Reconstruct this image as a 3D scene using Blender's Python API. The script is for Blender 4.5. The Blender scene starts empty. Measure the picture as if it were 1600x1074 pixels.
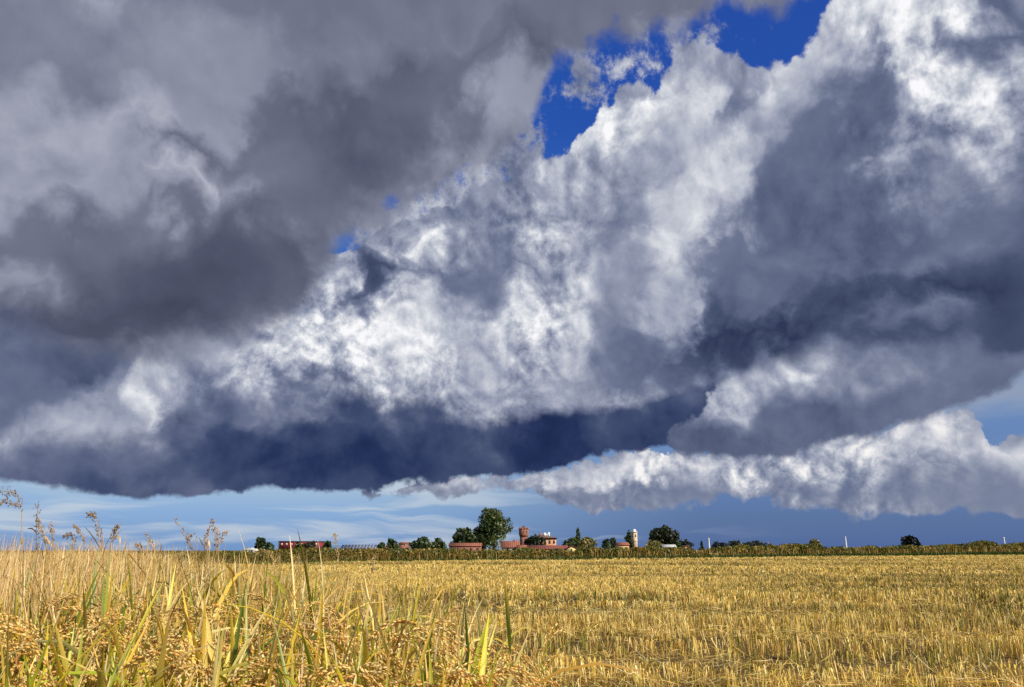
import bpy, bmesh, math, random
import numpy as np
from mathutils import Vector, Matrix, noise as mnoise

# ------------------------------------------------------------------ camera, sun, exposure
SC = bpy.context.scene
COL = SC.collection
CAM_H = 1.15
FPX = 1215.0                      # focal length in pixels of a 1600 px wide picture
PITCH = math.radians(14.9)
cam_data = bpy.data.cameras.new('camera')
cam_data.sensor_width = 36.0
cam_data.lens = 36.0 * FPX / 1600.0
cam_data.clip_start = 0.05
cam_data.clip_end = 30000.0
camera = bpy.data.objects.new('camera', cam_data)
camera.location = (0, 0, CAM_H)
camera.rotation_euler = (math.radians(90) + PITCH, 0, 0)
COL.objects.link(camera)
SC.camera = camera

SUN_EL = math.radians(36)
SUN_AZ = math.radians(128)        # clockwise from straight ahead: behind the camera, to the right
sun_data = bpy.data.lights.new('sun', 'SUN')
sun_data.energy = 5.0
sun_data.angle = math.radians(0.5)
sun_data.color = (1.0, 0.91, 0.77)
sun = bpy.data.objects.new('sun', sun_data)
sun_dir = Vector((math.sin(SUN_AZ) * math.cos(SUN_EL), math.cos(SUN_AZ) * math.cos(SUN_EL), math.sin(SUN_EL)))
sun.rotation_euler = sun_dir.to_track_quat('Z', 'Y').to_euler()
sun.location = (60, -60, 80)
COL.objects.link(sun)

SC.view_settings.view_transform = 'Standard'
SC.view_settings.look = 'None'
SC.view_settings.exposure = 0.0
SC.view_settings.gamma = 1.0
SC.view_settings.use_curve_mapping = False
SC.cycles.max_bounces = 5
SC.cycles.diffuse_bounces = 3
SC.cycles.transparent_max_bounces = 4
SC.cycles.use_denoising = False
SC.cycles.use_adaptive_sampling = True
SC.cycles.adaptive_threshold = 0.02
SC.cycles.adaptive_min_samples = 8

def lin(c):
    out = []
    for v in c[:3]:
        v = v / 255.0
        out.append(v / 12.92 if v <= 0.04045 else ((v + 0.055) / 1.055) ** 2.4)
    return out

# ------------------------------------------------------------------ the sky
world = bpy.data.worlds.new('World')
SC.world = world
world.use_nodes = True
world.cycles.sampling_method = 'NONE'
WT = world.node_tree
WT.nodes.clear()
SKY_STRENGTH = 0.1

class F:
    """a float socket with arithmetic"""
    def __init__(self, s): self.s = s
    def __add__(a, b): return M('ADD', a, b)
    def __radd__(a, b): return M('ADD', b, a)
    def __sub__(a, b): return M('SUBTRACT', a, b)
    def __rsub__(a, b): return M('SUBTRACT', b, a)
    def __mul__(a, b): return M('MULTIPLY', a, b)
    def __rmul__(a, b): return M('MULTIPLY', b, a)
    def __truediv__(a, b): return M('DIVIDE', a, b)

def put(sock, v):
    if isinstance(v, F): WT.links.new(v.s, sock)
    elif hasattr(v, 'is_output'): WT.links.new(v, sock)
    else: sock.default_value = v

def M(op, *a, clamp=False):
    n = WT.nodes.new('ShaderNodeMath'); n.operation = op; n.use_clamp = clamp
    for i, v in enumerate(a): put(n.inputs[i], v)
    return F(n.outputs[0])

def VM(op, a, b):
    n = WT.nodes.new('ShaderNodeVectorMath'); n.operation = op
    put(n.inputs[0], a); put(n.inputs[1], b)
    return F(n.outputs['Value']) if op == 'DOT_PRODUCT' else n.outputs[0]

def comb(x, y, z=0.0):
    n = WT.nodes.new('ShaderNodeCombineXYZ')
    put(n.inputs[0], x); put(n.inputs[1], y); put(n.inputs[2], z)
    return n.outputs[0]

def sstep(x, lo, hi, to0=0.0, to1=1.0):
    n = WT.nodes.new('ShaderNodeMapRange'); n.interpolation_type = 'SMOOTHSTEP'
    put(n.inputs[0], x); put(n.inputs[1], lo); put(n.inputs[2], hi); put(n.inputs[3], to0); put(n.inputs[4], to1)
    return F(n.outputs[0])

def noise_tex(vec, scale, detail=6.0, rough=0.55, dist=0.0, dims='2D'):
    n = WT.nodes.new('ShaderNodeTexNoise'); n.noise_dimensions = dims
    put(n.inputs['Vector'], vec)
    n.inputs['Scale'].default_value = scale; n.inputs['Detail'].default_value = detail
    n.inputs['Roughness'].default_value = rough; n.inputs['Distortion'].default_value = dist
    return n

def ramp(fac, stops):
    n = WT.nodes.new('ShaderNodeValToRGB')
    put(n.inputs[0], fac)
    e = n.color_ramp.elements
    while len(e) < len(stops): e.new(0.5)
    for i, (p, c) in enumerate(stops):
        e[i].position = p; e[i].color = (*lin(c), 1)
    return n.outputs[0]

def mixc(f, a, b, mode='MIX'):
    n = WT.nodes.new('ShaderNodeMix'); n.data_type = 'RGBA'; n.blend_type = mode
    put(n.inputs['Factor'], f)
    A = [s for s in n.inputs if s.name == 'A' and s.type == 'RGBA'][0]
    B = [s for s in n.inputs if s.name == 'B' and s.type == 'RGBA'][0]
    for s, v in ((A, a), (B, b)):
        if isinstance(v, tuple): s.default_value = (*v[:3], 1)
        else: WT.links.new(v, s)
    return [s for s in n.outputs if s.type == 'RGBA'][0]

def azel(px, py):
    """bearing and height above the horizon, in degrees, of a spot surveyed from the camera's position"""
    dx, dy = (px - 800) / FPX, (537 - py) / FPX
    c, s = math.cos(PITCH), math.sin(PITCH)
    y, z = c - dy * s, s + dy * c
    return math.degrees(math.atan2(dx, y)), math.degrees(math.atan2(z, math.hypot(dx, y)))

tc = WT.nodes.new('ShaderNodeTexCoord')
sep = WT.nodes.new('ShaderNodeSeparateXYZ')
WT.links.new(tc.outputs['Generated'], sep.inputs[0])
DX, DY, DZ = (F(o) for o in sep.outputs)
DEG = 180 / math.pi
AZ = M('ARCTAN2', DX, DY) * DEG
EL = M('ARCSINE', DZ) * DEG
ELC = M('MAXIMUM', EL, -4.0)
# cloud texture shrinks towards the horizon
EC = ELC + 14.0
UN = M('ARCTAN2', AZ, EC)
VN = M('LOGARITHM', M('MULTIPLY_ADD', AZ, AZ, EC * EC), math.e) * 0.5
P = comb(UN, VN)

# shared noises
def billow(vec, s0, octv, gain=0.5, lac=2.17):
    tot, norm, amp, s = None, 0, 1.0, s0
    for i in range(octv):
        n = noise_tex(VM('ADD', vec, (7.3 * i, 3.1 * i, 0)), s, 0.0, 0.5)
        v = M('ABSOLUTE', F(n.outputs[0]) - 0.5) * (2.6 * amp)
        tot = v if tot is None else tot + v
        norm += amp; amp *= gain; s *= lac
    return tot * (1.0 / norm)
nw = noise_tex(P, 5.0, 2.5, 0.5, 0.0)
warp = VM('SUBTRACT', nw.outputs['Color'], (0.5, 0.5, 0.5))
wp = WT.nodes.new('ShaderNodeVectorMath'); wp.operation = 'MULTIPLY_ADD'
WT.links.new(warp, wp.inputs[0]); wp.inputs[1].default_value = (0.035, 0.035, 0); WT.links.new(P, wp.inputs[2])
PB = wp.outputs[0]
ws = WT.nodes.new('ShaderNodeSeparateXYZ'); WT.links.new(warp, ws.inputs[0])
B0 = billow(VM('ADD', PB, (3.7, 8.1, 0)), 8.0, 5, 0.52)
B1 = billow(PB, 7.0, 6, 0.52)
nr = noise_tex(VM('ADD', PB, (1.3, 5.2, 0)), 22.0, 6.0, 0.55)
rs = WT.nodes.new('ShaderNodeSeparateXYZ'); WT.links.new(VM('SUBTRACT', nr.outputs['Color'], (0.5, 0.5, 0.5)), rs.inputs[0])
WX = F(ws.outputs[0]) + (B0 - 0.36) * 0.45 + F(rs.outputs[0]) * 0.26
WY = F(ws.outputs[1]) + (B1 - 0.36) * 0.55 + F(rs.outputs[1]) * 0.26
WSC = (ELC + 12.0) * 0.20
def warped(k):
    return comb(AZ + WX * WSC * k, EL + WY * WSC * k)
PW = warped(1.0)
PWS = warped(0.6)
B3 = billow(PB, 11.0, 4, 0.5)
B2 = billow(VM('ADD', PB, (0.012, 0.016, 0)), 11.0, 4, 0.5)
EMB = B3 - B2
PUFF = B1 - 0.36
fine = F(noise_tex(PB, 42.0, 6.0, 0.68).outputs[0]) - 0.5
soft = F(noise_tex(VM('ADD', PB, (4, 9, 0)), 5.0, 4.0, 0.5).outputs[0]) - 0.5
edge = F(noise_tex(VM('ADD', PB, (2.5, 1.0, 0)), 11.0, 8.0, 0.58).outputs[0]) - 0.5

big = F(noise_tex(VM('ADD', PB, (11, 3, 0)), 2.6, 2.0, 0.5).outputs[0])
BS = billow(PB, 8.0, 3, 0.42)
HS = M('FRACT', M('MULTIPLY_ADD', VN, 6.0, UN * 2.0) + big * 10.0 + BS * 1.6 + edge * 1.2)   # heads of cloud in front of one another
LOBE = M('POWER', HS, 1.3) - 0.42

# broad light and shade of every cloud layer: surveyed patches (px, py, rx, ry, turn, value), resampled
# on a bearing / height lattice that the shader reads back through curve nodes (three layers per lattice)
A0, A1, NCOL = -46.0, 46.0, 116
EMIN, EMAX, NROW = -3.0, 50.0, 34
V0, V1 = math.log(EMIN + 14), math.log(EMAX + 14)
def field(base, basew, items):
    az = np.radians(np.linspace(A0, A1, NCOL))[None, :]
    el = np.radians(np.exp(np.linspace(V0, V1, NROW)) - 14)[:, None]
    x, y, z = np.sin(az) * np.cos(el), np.cos(az) * np.cos(el), np.sin(el) + 0 * az
    c, s_ = math.cos(PITCH), math.sin(PITCH)
    dep, up = y * c + z * s_, z * c - y * s_
    px, py = 800 + FPX * x / dep, 537 - FPX * up / dep
    sw, sl = basew + 0 * px, base * basew + 0 * px
    for (bx, by, rx, ry, rot, val) in items:
        t = math.radians(rot)
        u = ((px - bx) * math.cos(t) - (py - by) * math.sin(t)) / rx
        v = ((px - bx) * math.sin(t) + (py - by) * math.cos(t)) / ry
        w = np.exp(-1.5 * (u * u + v * v))
        sw, sl = sw + w, sl + w * val
    return sl / sw

def lattice(pos, fields):
    sp = WT.nodes.new('ShaderNodeSeparateXYZ'); WT.links.new(pos, sp.inputs[0])
    u = M('MULTIPLY_ADD', F(sp.outputs[0]), 1 / (A1 - A0), -A0 / (A1 - A0), clamp=True)
    v = M('LOGARITHM', M('MAXIMUM', F(sp.outputs[1]), EMIN) + 14.0, math.e)
    v = M('MULTIPLY_ADD', v, (NROW - 1) / (V1 - V0), -V0 * (NROW - 1) / (V1 - V0))
    uv = comb(u, u, u)
    acc = None
    for r in range(NROW):
        n = WT.nodes.new('ShaderNodeVectorCurve')
        for k, f in enumerate(fields):
            cv = n.mapping.curves[k]
            cv.points[0].location = (0, 0); cv.points[-1].location = (1, 1)
            while len(cv.points) < NCOL: cv.points.new(0.5, 0.5)
            for i in range(NCOL):
                cv.points[i].location = (i / (NCOL - 1), float(min(1, max(0, f[r, i]))))
        n.mapping.update()
        WT.links.new(uv, n.inputs['Vector'])
        w = M('MAXIMUM', M('SUBTRACT', 1.0, M('ABSOLUTE', v - float(r))), 0.0)
        m = WT.nodes.new('ShaderNodeVectorMath'); m.operation = 'SCALE'
        WT.links.new(n.outputs[0], m.inputs[0]); put(m.inputs['Scale'], w)
        acc = m.outputs[0] if acc is None else VM('ADD', acc, m.outputs[0])
    so = WT.nodes.new('ShaderNodeSeparateXYZ'); WT.links.new(acc, so.inputs[0])
    return [F(o) for o in so.outputs]

def curve(pts):
    """height of an edge as a function of bearing"""
    n = WT.nodes.new('ShaderNodeFloatCurve')
    q = sorted(azel(*p) for p in pts)
    cv = n.mapping.curves[0]
    P_ = [((a + 50) / 100, (e + 10) / 70) for a, e in q]
    P_ = [(0.0, P_[0][1])] + P_ + [(1.0, P_[-1][1])]
    while len(cv.points) < len(P_): cv.points.new(0.5, 0.5)
    for i, (a, e) in enumerate(P_):
        cv.points[i].location = (a, max(0.0, min(1.0, e))); cv.points[i].handle_type = 'AUTO_CLAMPED'
    n.mapping.update()
    put(n.inputs['Value'], (AZ + 50.0) * 0.01)
    return F(n.outputs[0]) * 70.0 - 10.0

ES = (ELC + 12.0) * 0.045          # edge noise shrinks towards the horizon too
def above(cv, amp, w, nz=edge):
    return sstep(EL - cv + nz * ES * amp, ES * (-w), ES * w)
def below(cv, amp, w, nz=edge):
    return sstep(cv - EL + nz * ES * amp, ES * (-w), ES * w)

COOL = [(0.0, (18, 26, 56)), (0.15, (44, 54, 84)), (0.3, (72, 83, 112)), (0.45, (110, 119, 146)), (0.6, (152, 159, 180)),
        (0.75, (190, 195, 207)), (0.9, (228, 230, 235)), (1.0, (250, 250, 252))]
GREY = [(0.0, (24, 28, 48)), (0.15, (46, 51, 73)), (0.3, (82, 87, 109)), (0.45, (116, 121, 141)), (0.6, (153, 158, 176)),
        (0.75, (190, 193, 204)), (0.9, (228, 229, 234)), (1.0, (250, 250, 252))]

FARC = [(0.0, (84, 98, 134)), (0.3, (108, 119, 148)), (0.45, (128, 137, 161)), (0.6, (156, 163, 182)), (0.75, (190, 194, 206)), (0.9, (226, 226, 230)), (1.0, (248, 246, 244))]

# clear sky: the Nishita sky, its blue deepened
sky = WT.nodes.new('ShaderNodeTexSky')
sky.sky_type = 'NISHITA'; sky.sun_disc = False
sky.sun_elevation = SUN_EL; sky.sun_rotation = SUN_AZ
NISH = sky.outputs[0]
el01 = M('MULTIPLY', EL, 1 / 50.0, clamp=True)
left = ramp(el01, [(0.0, (104, 148, 205)), (0.05, (126, 168, 218)), (0.09, (160, 188, 216)), (0.13, (150, 182, 216)), (0.3, (60, 112, 192)), (0.6, (26, 84, 182)), (1.0, (18, 66, 156))])
right = ramp(el01, [(0.0, (66, 100, 160)), (0.04, (70, 104, 160)), (0.09, (78, 116, 178)), (0.16, (98, 132, 186)), (0.22, (140, 160, 190)), (0.4, (60, 112, 192)), (0.6, (24, 76, 172)), (1.0, (18, 64, 156))])
clear = mixc(sstep(AZ, -14.0, 16.0), left, right)
cir = F(noise_tex(comb(AZ * 0.05, EL * 0.62 + F(ws.outputs[1]) * 0.5), 1.0, 5.0, 0.55, 0.4).outputs[0])
cirm = sstep(cir, 0.47, 0.66) * sstep(EL, 11.0, 4.0) * sstep(AZ, 22.0, -12.0) * 0.75
clear = mixc(cirm, clear, tuple(lin((196, 208, 222))))

def scale_c(c, k):
    n = WT.nodes.new('ShaderNodeVectorMath'); n.operation = 'SCALE'
    WT.links.new(c, n.inputs[0]); put(n.inputs['Scale'], k)
    return n.outputs[0]
rv = sstep(AZ, 12.0, 22.0) * sstep(EL, 4.5, 8.5) * sstep(EL, 16.0, 11.0) * sstep(F(noise_tex(comb(AZ * 0.10, EL * 0.35), 1.0, 4.0, 0.5).outputs[0]), 0.30, 0.62)
clear = mixc(rv * 0.8, clear, tuple(lin((150, 161, 184))))
skyc = scale_c(mixc(0.12, clear, scale_c(NISH, SKY_STRENGTH)), 1.0)

def tone(L, stops):
    return ramp(M('ADD', L, 0.0, clamp=True), stops)

def detail(L, puff, emb, sft, fin, lobe=0.0, g0=0.35):
    """add cloud relief: strong where the cloud is bright, faint where it is thick and grey"""
    g = sstep(L, g0, g0 + 0.45, 0.15, 1.0) * sstep(big, 0.32, 0.66, 0.35, 1.45)
    d = PUFF * puff + EMB * emb + fine * fin
    if lobe: d = d + LOBE * lobe
    return L + d * g + soft * sft

# ---- surveyed patches of each layer
f_L1 = field(0.52, 0.15, [(720, 752, 40, 10, 0, .74), (850, 748, 40, 18, 0, .74), (930, 748, 40, 18, 0, .84), (1010, 728, 40, 24, 0, .92), (1100, 732, 40, 16, 0, .82),
    (940, 782, 80, 12, 0, .46), (1050, 772, 80, 14, 0, .40), (1160, 738, 40, 20, 0, .74), (1240, 728, 50, 20, 0, .76), (1200, 768, 60, 12, 0, .46), (1330, 696, 40, 20, 0, .82),
    (1440, 676, 70, 20, 0, .84), (1400, 720, 60, 15, 20, .64), (1500, 745, 40, 20, 0, .6), (1480, 712, 30, 15, 0, .76), (1570, 712, 40, 20, 0, .86), (1400, 765, 100, 15, 0, .46),
    (1560, 775, 60, 20, 0, .44), (1350, 745, 40, 20, 0, .55), (1240, 792, 30, 8, 0, .58), (1300, 770, 50, 10, 0, .42)])
f_hole1 = field(0.0, 1.0, [(1528, 695, 30, 12, 0, 1.6), (1235, 712, 25, 9, 0, 1.2)])
f_L2 = field(0.24, 0.1, [(0, 720, 80, 30, 0, .33), (100, 742, 60, 20, 0, .31), (250, 650, 100, 50, 0, .34), (60, 700, 60, 15, 0, .38), (330, 700, 80, 40, 0, .20),
    (450, 728, 90, 30, 0, .13), (600, 715, 100, 30, 0, .19), (700, 690, 80, 40, 0, .25), (560, 652, 150, 20, 0, .29), (850, 690, 80, 30, 0, .15), (1000, 660, 80, 20, 0, .20),
    (900, 722, 60, 20, 0, .15), (600, 756, 120, 8, 0, .22), (400, 640, 70, 26, 0, .38), (300, 625, 50, 30, 0, .42), (200, 720, 50, 14, 0, .31), (520, 690, 60, 16, 0, .24), (170, 690, 50, 14, 0, .37), (680, 655, 50, 14, 0, .27)])
f_L4 = field(0.42, 0.10, [(1130, 620, 40, 35, 0, .72), (1200, 592, 60, 22, 15, .74), (1260, 570, 50, 18, 0, .72), (1250, 615, 60, 18, 0, .54), (1150, 684, 90, 22, 0, .33), (1220, 660, 80, 18, 8, .33), (1090, 685, 40, 20, 0, .38),
    (1310, 655, 90, 16, 15, .36), (1400, 600, 80, 20, 15, .54), (1450, 625, 60, 16, 20, .43), (1350, 570, 40, 20, 0, .46), (1550, 560, 60, 30, 0, .42), (1480, 580, 40, 20, 0, .5)])
f_L3 = field(0.55, 0.06, [
    (0, 570, 80, 50, 0, .50), (60, 540, 40, 30, 0, .45), (110, 660, 70, 32, 0, .72), (180, 660, 30, 30, 0, .74), (30, 672, 50, 14, 0, .70), (235, 610, 18, 44, 0, .98), (195, 620, 20, 40, 0, .62),
    (300, 570, 60, 40, 0, .66), (330, 640, 70, 40, 0, .38), (140, 570, 70, 36, 0, .40), (0, 640, 60, 20, 0, .45), (60, 610, 40, 20, 0, .48), (280, 650, 30, 30, 0, .42),
    (430, 560, 90, 36, 25, .86), (560, 530, 100, 46, 0, .90), (640, 560, 70, 40, 0, .86), (500, 470, 24, 40, 0, .84), (525, 415, 22, 22, 0, .92), (575, 440, 50, 36, 0, .36), (650, 395, 40, 22, 0, .88),
    (660, 470, 50, 22, 0, .88), (740, 440, 60, 32, 0, .48), (700, 530, 50, 30, 0, .86), (740, 560, 60, 50, 0, .72), (600, 608, 80, 20, 0, .70), (500, 620, 60, 20, 0, .52), (760, 615, 50, 24, 0, .56),
    (400, 605, 50, 14, 0, .60), (810, 490, 40, 36, 0, .92), (850, 440, 40, 30, 0, .54), (900, 475, 70, 34, 30, .90), (860, 560, 50, 35, 0, .76), (800, 600, 50, 18, 0, .68), (960, 500, 40, 50, 0, .56),
    (870, 350, 50, 50, 0, .74), (960, 380, 60, 50, 0, .54), (940, 300, 50, 30, 0, .60), (900, 255, 50, 40, 0, .86), (990, 178, 70, 20, 20, 1.0), (925, 215, 26, 24, 0, 1.0), (1000, 235, 50, 30, 0, .72),
    (1060, 200, 34, 34, 0, .86), (1100, 130, 50, 34, 0, .60), (1110, 88, 60, 16, 0, .84), (1135, 175, 34, 45, 0, .48), (1185, 105, 40, 20, 0, .90), (1105, 310, 90, 26, 55, .88), (1155, 270, 36, 70, 0, .84),
    (1040, 350, 30, 70, -35, .82), (1055, 470, 34, 60, 0, .74), (1000, 420, 36, 36, 0, .56), (700, 350, 50, 30, 20, .56), (780, 330, 40, 30, 0, .58), (620, 385, 20, 14, 0, .6),
    (1250, 130, 70, 50, 0, .76), (1300, 60, 60, 60, 0, .84), (1390, 50, 80, 60, 0, .96), (1400, 125, 60, 50, 0, .96), (1480, 30, 60, 36, 0, .96), (1540, 92, 60, 26, 20, .46), (1590, 20, 18, 26, 0, .42),
    (1550, 160, 60, 36, 0, .92), (1500, 192, 60, 24, 0, .92), (1430, 170, 36, 36, 0, .86), (1340, 160, 34, 26, 0, .58), (1360, 205, 50, 40, 0, .44), (1280, 210, 50, 60, 0, .49), (1225, 290, 50, 70, 0, .46),
    (1310, 260, 60, 40, 0, .46), (1390, 248, 20, 16, 0, .74), (1200, 185, 30, 40, 0, .66), (1500, 252, 90, 30, 0, .56), (1580, 250, 40, 40, 0, .50), (1450, 292, 60, 13, 0, .58), (1400, 330, 80, 26, 0, .40),
    (1500, 325, 60, 26, 0, .45), (1250, 350, 80, 36, 0, .40), (1350, 400, 120, 26, 20, .40), (1150, 400, 36, 36, 0, .48), (1120, 440, 40, 40, 0, .50), (1600, 330, 40, 40, 0, .44),
    (1200, 452, 80, 32, 25, .46), (1300, 452, 100, 20, 20, .41), (1480, 450, 120, 20, 15, .28), (1560, 415, 60, 26, 0, .36), (1580, 500, 60, 26, 0, .36), (1350, 490, 60, 14, 15, .43), (1250, 512, 120, 18, 20, .24),
    (1100, 542, 80, 18, 15, .27), (1150, 480, 60, 26, 20, .40), (1000, 580, 80, 22, 0, .45), (900, 622, 80, 16, 0, .64), (780, 632, 40, 16, 0, .74), (1000, 550, 50, 24, 0, .46), (1060, 590, 40, 14, 0, .42),
    (1400, 540, 100, 18, 0, .37)])
f_veil = field(0.0, 0.25, [(890, 165, 46, 40, 20, .80), (960, 80, 50, 30, 10, 1.1), (1070, 55, 50, 22, 0, .9), (1020, 90, 16, 30, 0, .8), (700, 320, 110, 50, 30, 1.8), (800, 268, 40, 40, 0, 1.7), (620, 370, 80, 40, 0, 1.8), (1160, 50, 60, 30, 0, 0.1)])
f_L5 = field(0.43, 0.08, [
    (40, 175, 60, 50, 0, .60), (180, 195, 80, 40, 0, .62), (0, 290, 50, 40, 0, .57), (250, 312, 130, 22, 0, .64), (120, 290, 50, 26, 0, .58), (260, 265, 60, 24, 0, .36), (350, 290, 24, 34, 0, .38),
    (60, 60, 80, 60, 0, .47), (160, 10, 36, 26, 0, .58), (330, 90, 140, 70, 0, .52), (60, 110, 60, 26, 0, .42), (560, 215, 150, 50, 30, .35), (430, 200, 60, 50, 0, .38), (520, 110, 60, 40, 20, .46),
    (650, 50, 160, 40, 15, .46), (900, 26, 180, 36, 12, .45), (820, 70, 80, 40, 20, .38), (310, 440, 150, 46, 0, .33), (180, 505, 130, 36, 0, .29), (150, 380, 100, 40, 0, .40), (30, 455, 60, 30, 0, .56),
    (0, 380, 60, 30, 0, .42), (520, 290, 90, 40, 35, .40), (430, 410, 70, 50, 0, .33), (450, 270, 50, 40, 30, .44), (830, 190, 50, 50, 0, .56), (700, 285, 80, 22, 32, .54), (1060, 62, 60, 20, 15, .62),
    (930, 95, 60, 18, 20, .58), (560, 370, 50, 30, 40, .50), (1200, 5, 60, 20, 0, .64), (360, 215, 40, 30, 60, .54), (270, 230, 40, 20, 0, .50), (700, 150, 80, 50, 30, .36), (100, 480, 60, 20, 0, .42)])
f_hv = f_hole1 * 0.6 + f_veil * 0.55      # far apart: they share one channel
L1, L4, hv = lattice(PWS, (0.53 + (f_L1 - 0.56) * 1.35, f_L4, f_hv))
L2, L3, L5 = lattice(PW, (0.25 + (f_L2 - 0.22) * 1.5, 0.50 + (f_L3 - 0.56) * 1.15, 0.45 + (f_L5 - 0.45) * 1.35))
# low cumulus bank far off on the right
lump = edge * 0.9 + PUFF * 0.55 + soft * 0.5
rag = edge * 1.0 + soft * 0.9
c1t = curve([(560, 775), (660, 757), (700, 748), (770, 735), (800, 755), (830, 738), (880, 724), (930, 716), (1000, 698), (1035, 692), (1060, 700), (1150, 700),
             (1180, 700), (1240, 688), (1290, 676), (1330, 664), (1355, 686), (1390, 672), (1420, 654), (1500, 654), (1535, 678), (1560, 698), (1600, 678), (1800, 640)])
c1b = curve([(560, 765), (650, 768), (760, 768), (800, 762), (860, 786), (900, 800), (1000, 798), (1100, 786), (1180, 781), (1240, 797), (1300, 790), (1340, 802), (1500, 806), (1600, 802), (1800, 800)])
m1 = below(c1t, 3.4, 0.10, lump) * above(c1b, 3.2, 0.34, rag)
m1 = m1 * sstep(hv + edge * 0.5, 0.42, 0.25)
col = mixc(m1, skyc, tone(detail(L1, 0.30, 0.45, 0.16, 0.26, 0.06, 0.2), FARC))

c3b = curve([(-200, 705), (0, 702), (100, 700), (200, 692), (260, 684), (320, 645), (400, 625), (500, 642), (600, 628), (700, 646), (745, 652), (800, 655), (900, 645), (1000, 626), (1100, 600), (1150, 588), (1250, 560), (1300, 548), (1400, 560), (1500, 575), (1650, 575), (1800, 560)])
c3t = curve([(-300, 350), (300, 380), (440, 400), (490, 405), (520, 392), (600, 365), (680, 330), (760, 285), (830, 240), (855, 225), (880, 218), (900, 200), (950, 168), (1000, 148), (1018, 158), (1040, 120), (1060, 90), (1100, 68), (1150, 76), (1180, 90), (1240, 72), (1262, 55), (1290, 8), (1330, -60), (1400, -200), (1800, -300)])
# the long dark base
c2 = curve([(-200, 730), (0, 745), (90, 762), (120, 771), (250, 771), (330, 769), (400, 763), (450, 762), (500, 768), (560, 766), (680, 752), (780, 742), (850, 738), (950, 706), (1040, 702), (1150, 690), (1300, 600)])
m2 = above(c2, 1.8, 0.28, rag) * below(c3t - 2.2, 1.0, 0.4)
col = mixc(m2, col, tone(detail(L2, 0.2, 0.3, 0.42, 0.08), [(0.0, (20, 32, 68)), (0.15, (38, 51, 90)), (0.3, (66, 78, 112)), (0.45, (106, 115, 143)), (1.0, (240, 240, 244))]))

# brownish cloud under the right-hand mass
c4 = curve([(980, 560), (1015, 600), (1030, 690), (1060, 706), (1150, 714), (1250, 704), (1330, 684), (1400, 664), (1450, 648), (1520, 622), (1580, 600), (1700, 570), (1800, 540)])
a1, b1 = azel(1092, 640), azel(1030, 697)
nrm = np.array([-(b1[1] - a1[1]), b1[0] - a1[0]]); nrm = nrm / np.linalg.norm(nrm)
if np.dot(nrm, np.array(azel(1200, 650)) - np.array(a1)) < 0: nrm = -nrm
lin4 = VM('DOT_PRODUCT', VM('SUBTRACT', comb(AZ, EL), (a1[0], a1[1], 0)), (float(nrm[0]), float(nrm[1]), 0))
m4 = above(c4, 2.4, 0.34, rag) * below(c3t - 2.2, 1.0, 0.4) * sstep(lin4 + rag * ES * 2.6, ES * -0.2, ES * 0.2)
col = mixc(m4, col, tone(detail(L4, 0.16, 0.3, 0.25, 0.14), COOL))

# the great white and slate cumulus
dark3 = sstep(AZ, 2.0, -3.0)       # the left part melts into its dark base, the right part ends in a firm edge
w3 = M('MULTIPLY_ADD', M('MAXIMUM', dark3, sstep(AZ, 15.0, 22.0)), 0.8, 0.42)
m3 = sstep(EL - c3b + rag * ES * (dark3 * 2.8 + 1.4), ES * w3 * -1.0, ES * w3) * below(c3t, 2.3, 0.13, lump)
vm = sstep(hv * 1.8 + fine * 1.8 + edge * 2.6, 0.30, 1.15)
hi = sstep(EL, 19.0, 23.0)
col = mixc(vm * hi, col, tone(0.6 + PUFF * 0.35 + fine * 0.35 + soft * 0.5, COOL))
col = mixc(m3, col, tone(detail(L3, 0.24, 0.44, 0.22, 0.32, 0.03), COOL))

# the grey mass overhead on the left
c5 = curve([(-300, 520), (-60, 520), (0, 505), (60, 520), (110, 545), (200, 556), (280, 545), (350, 528), (420, 505), (480, 455), (540, 385), (600, 345), (700, 290), (800, 225), (835, 180), (868, 122), (950, 75), (1050, 58), (1105, 30), (1130, 6), (1180, 22), (1240, 5), (1300, -40), (1400, -120), (1600, -300)])
lowl = sstep(AZ, -9.0, -19.0)         # towards the left it melts into the cloud below
w5 = M('MULTIPLY_ADD', lowl, 0.9, 0.45)
m5 = sstep(EL - c5 + (soft * 2.4 + edge * 2.6) * ES, ES * w5 * -1.0, ES * w5)
col = mixc(m5, col, tone(detail(L5, 0.05, 0.1, 0.2, 0.05), GREY))

# behind the viewer: scattered white clouds in clear sky
zz = comb(DX / (DZ + 0.25), DY / (DZ + 0.25))
nb = F(noise_tex(zz, 1.6, 8.0, 0.56).outputs[0])
backc = mixc(sstep(nb, 0.5, 0.64) * sstep(DZ, 0.0, 0.15), scale_c(NISH, SKY_STRENGTH), tuple(lin((196, 200, 208))))
front = sstep(M('ABSOLUTE', AZ), 62.0, 46.0) * sstep(EL, 64.0, 50.0)
col = mixc(front, backc, col)
bg = WT.nodes.new('ShaderNodeBackground')
WT.links.new(scale_c(col, 1.0 / SKY_STRENGTH), bg.inputs['Color'])
bg.inputs['Strength'].default_value = SKY_STRENGTH
wo = WT.nodes.new('ShaderNodeOutputWorld')
WT.links.new(bg.outputs[0], wo.inputs['Surface'])

# ================================================================== helpers
def pt(px, py, Y):
    """the point at depth Y (metres ahead) seen in that surveyed direction"""
    a, e = azel(px, py)
    x = Y * math.tan(math.radians(a))
    return x, CAM_H + math.hypot(x, Y) * math.tan(math.radians(e))

def ground_pt(px, py):
    a, e = azel(px, py)
    d = CAM_H / math.tan(math.radians(-e))
    return d * math.sin(math.radians(a)), d * math.cos(math.radians(a))

def tag(o, label=None, cat=None, group=None, kind=None):
    if label: o['label'] = label
    if cat: o['category'] = cat
    if group: o['group'] = group
    if kind: o['kind'] = kind
    return o

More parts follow.
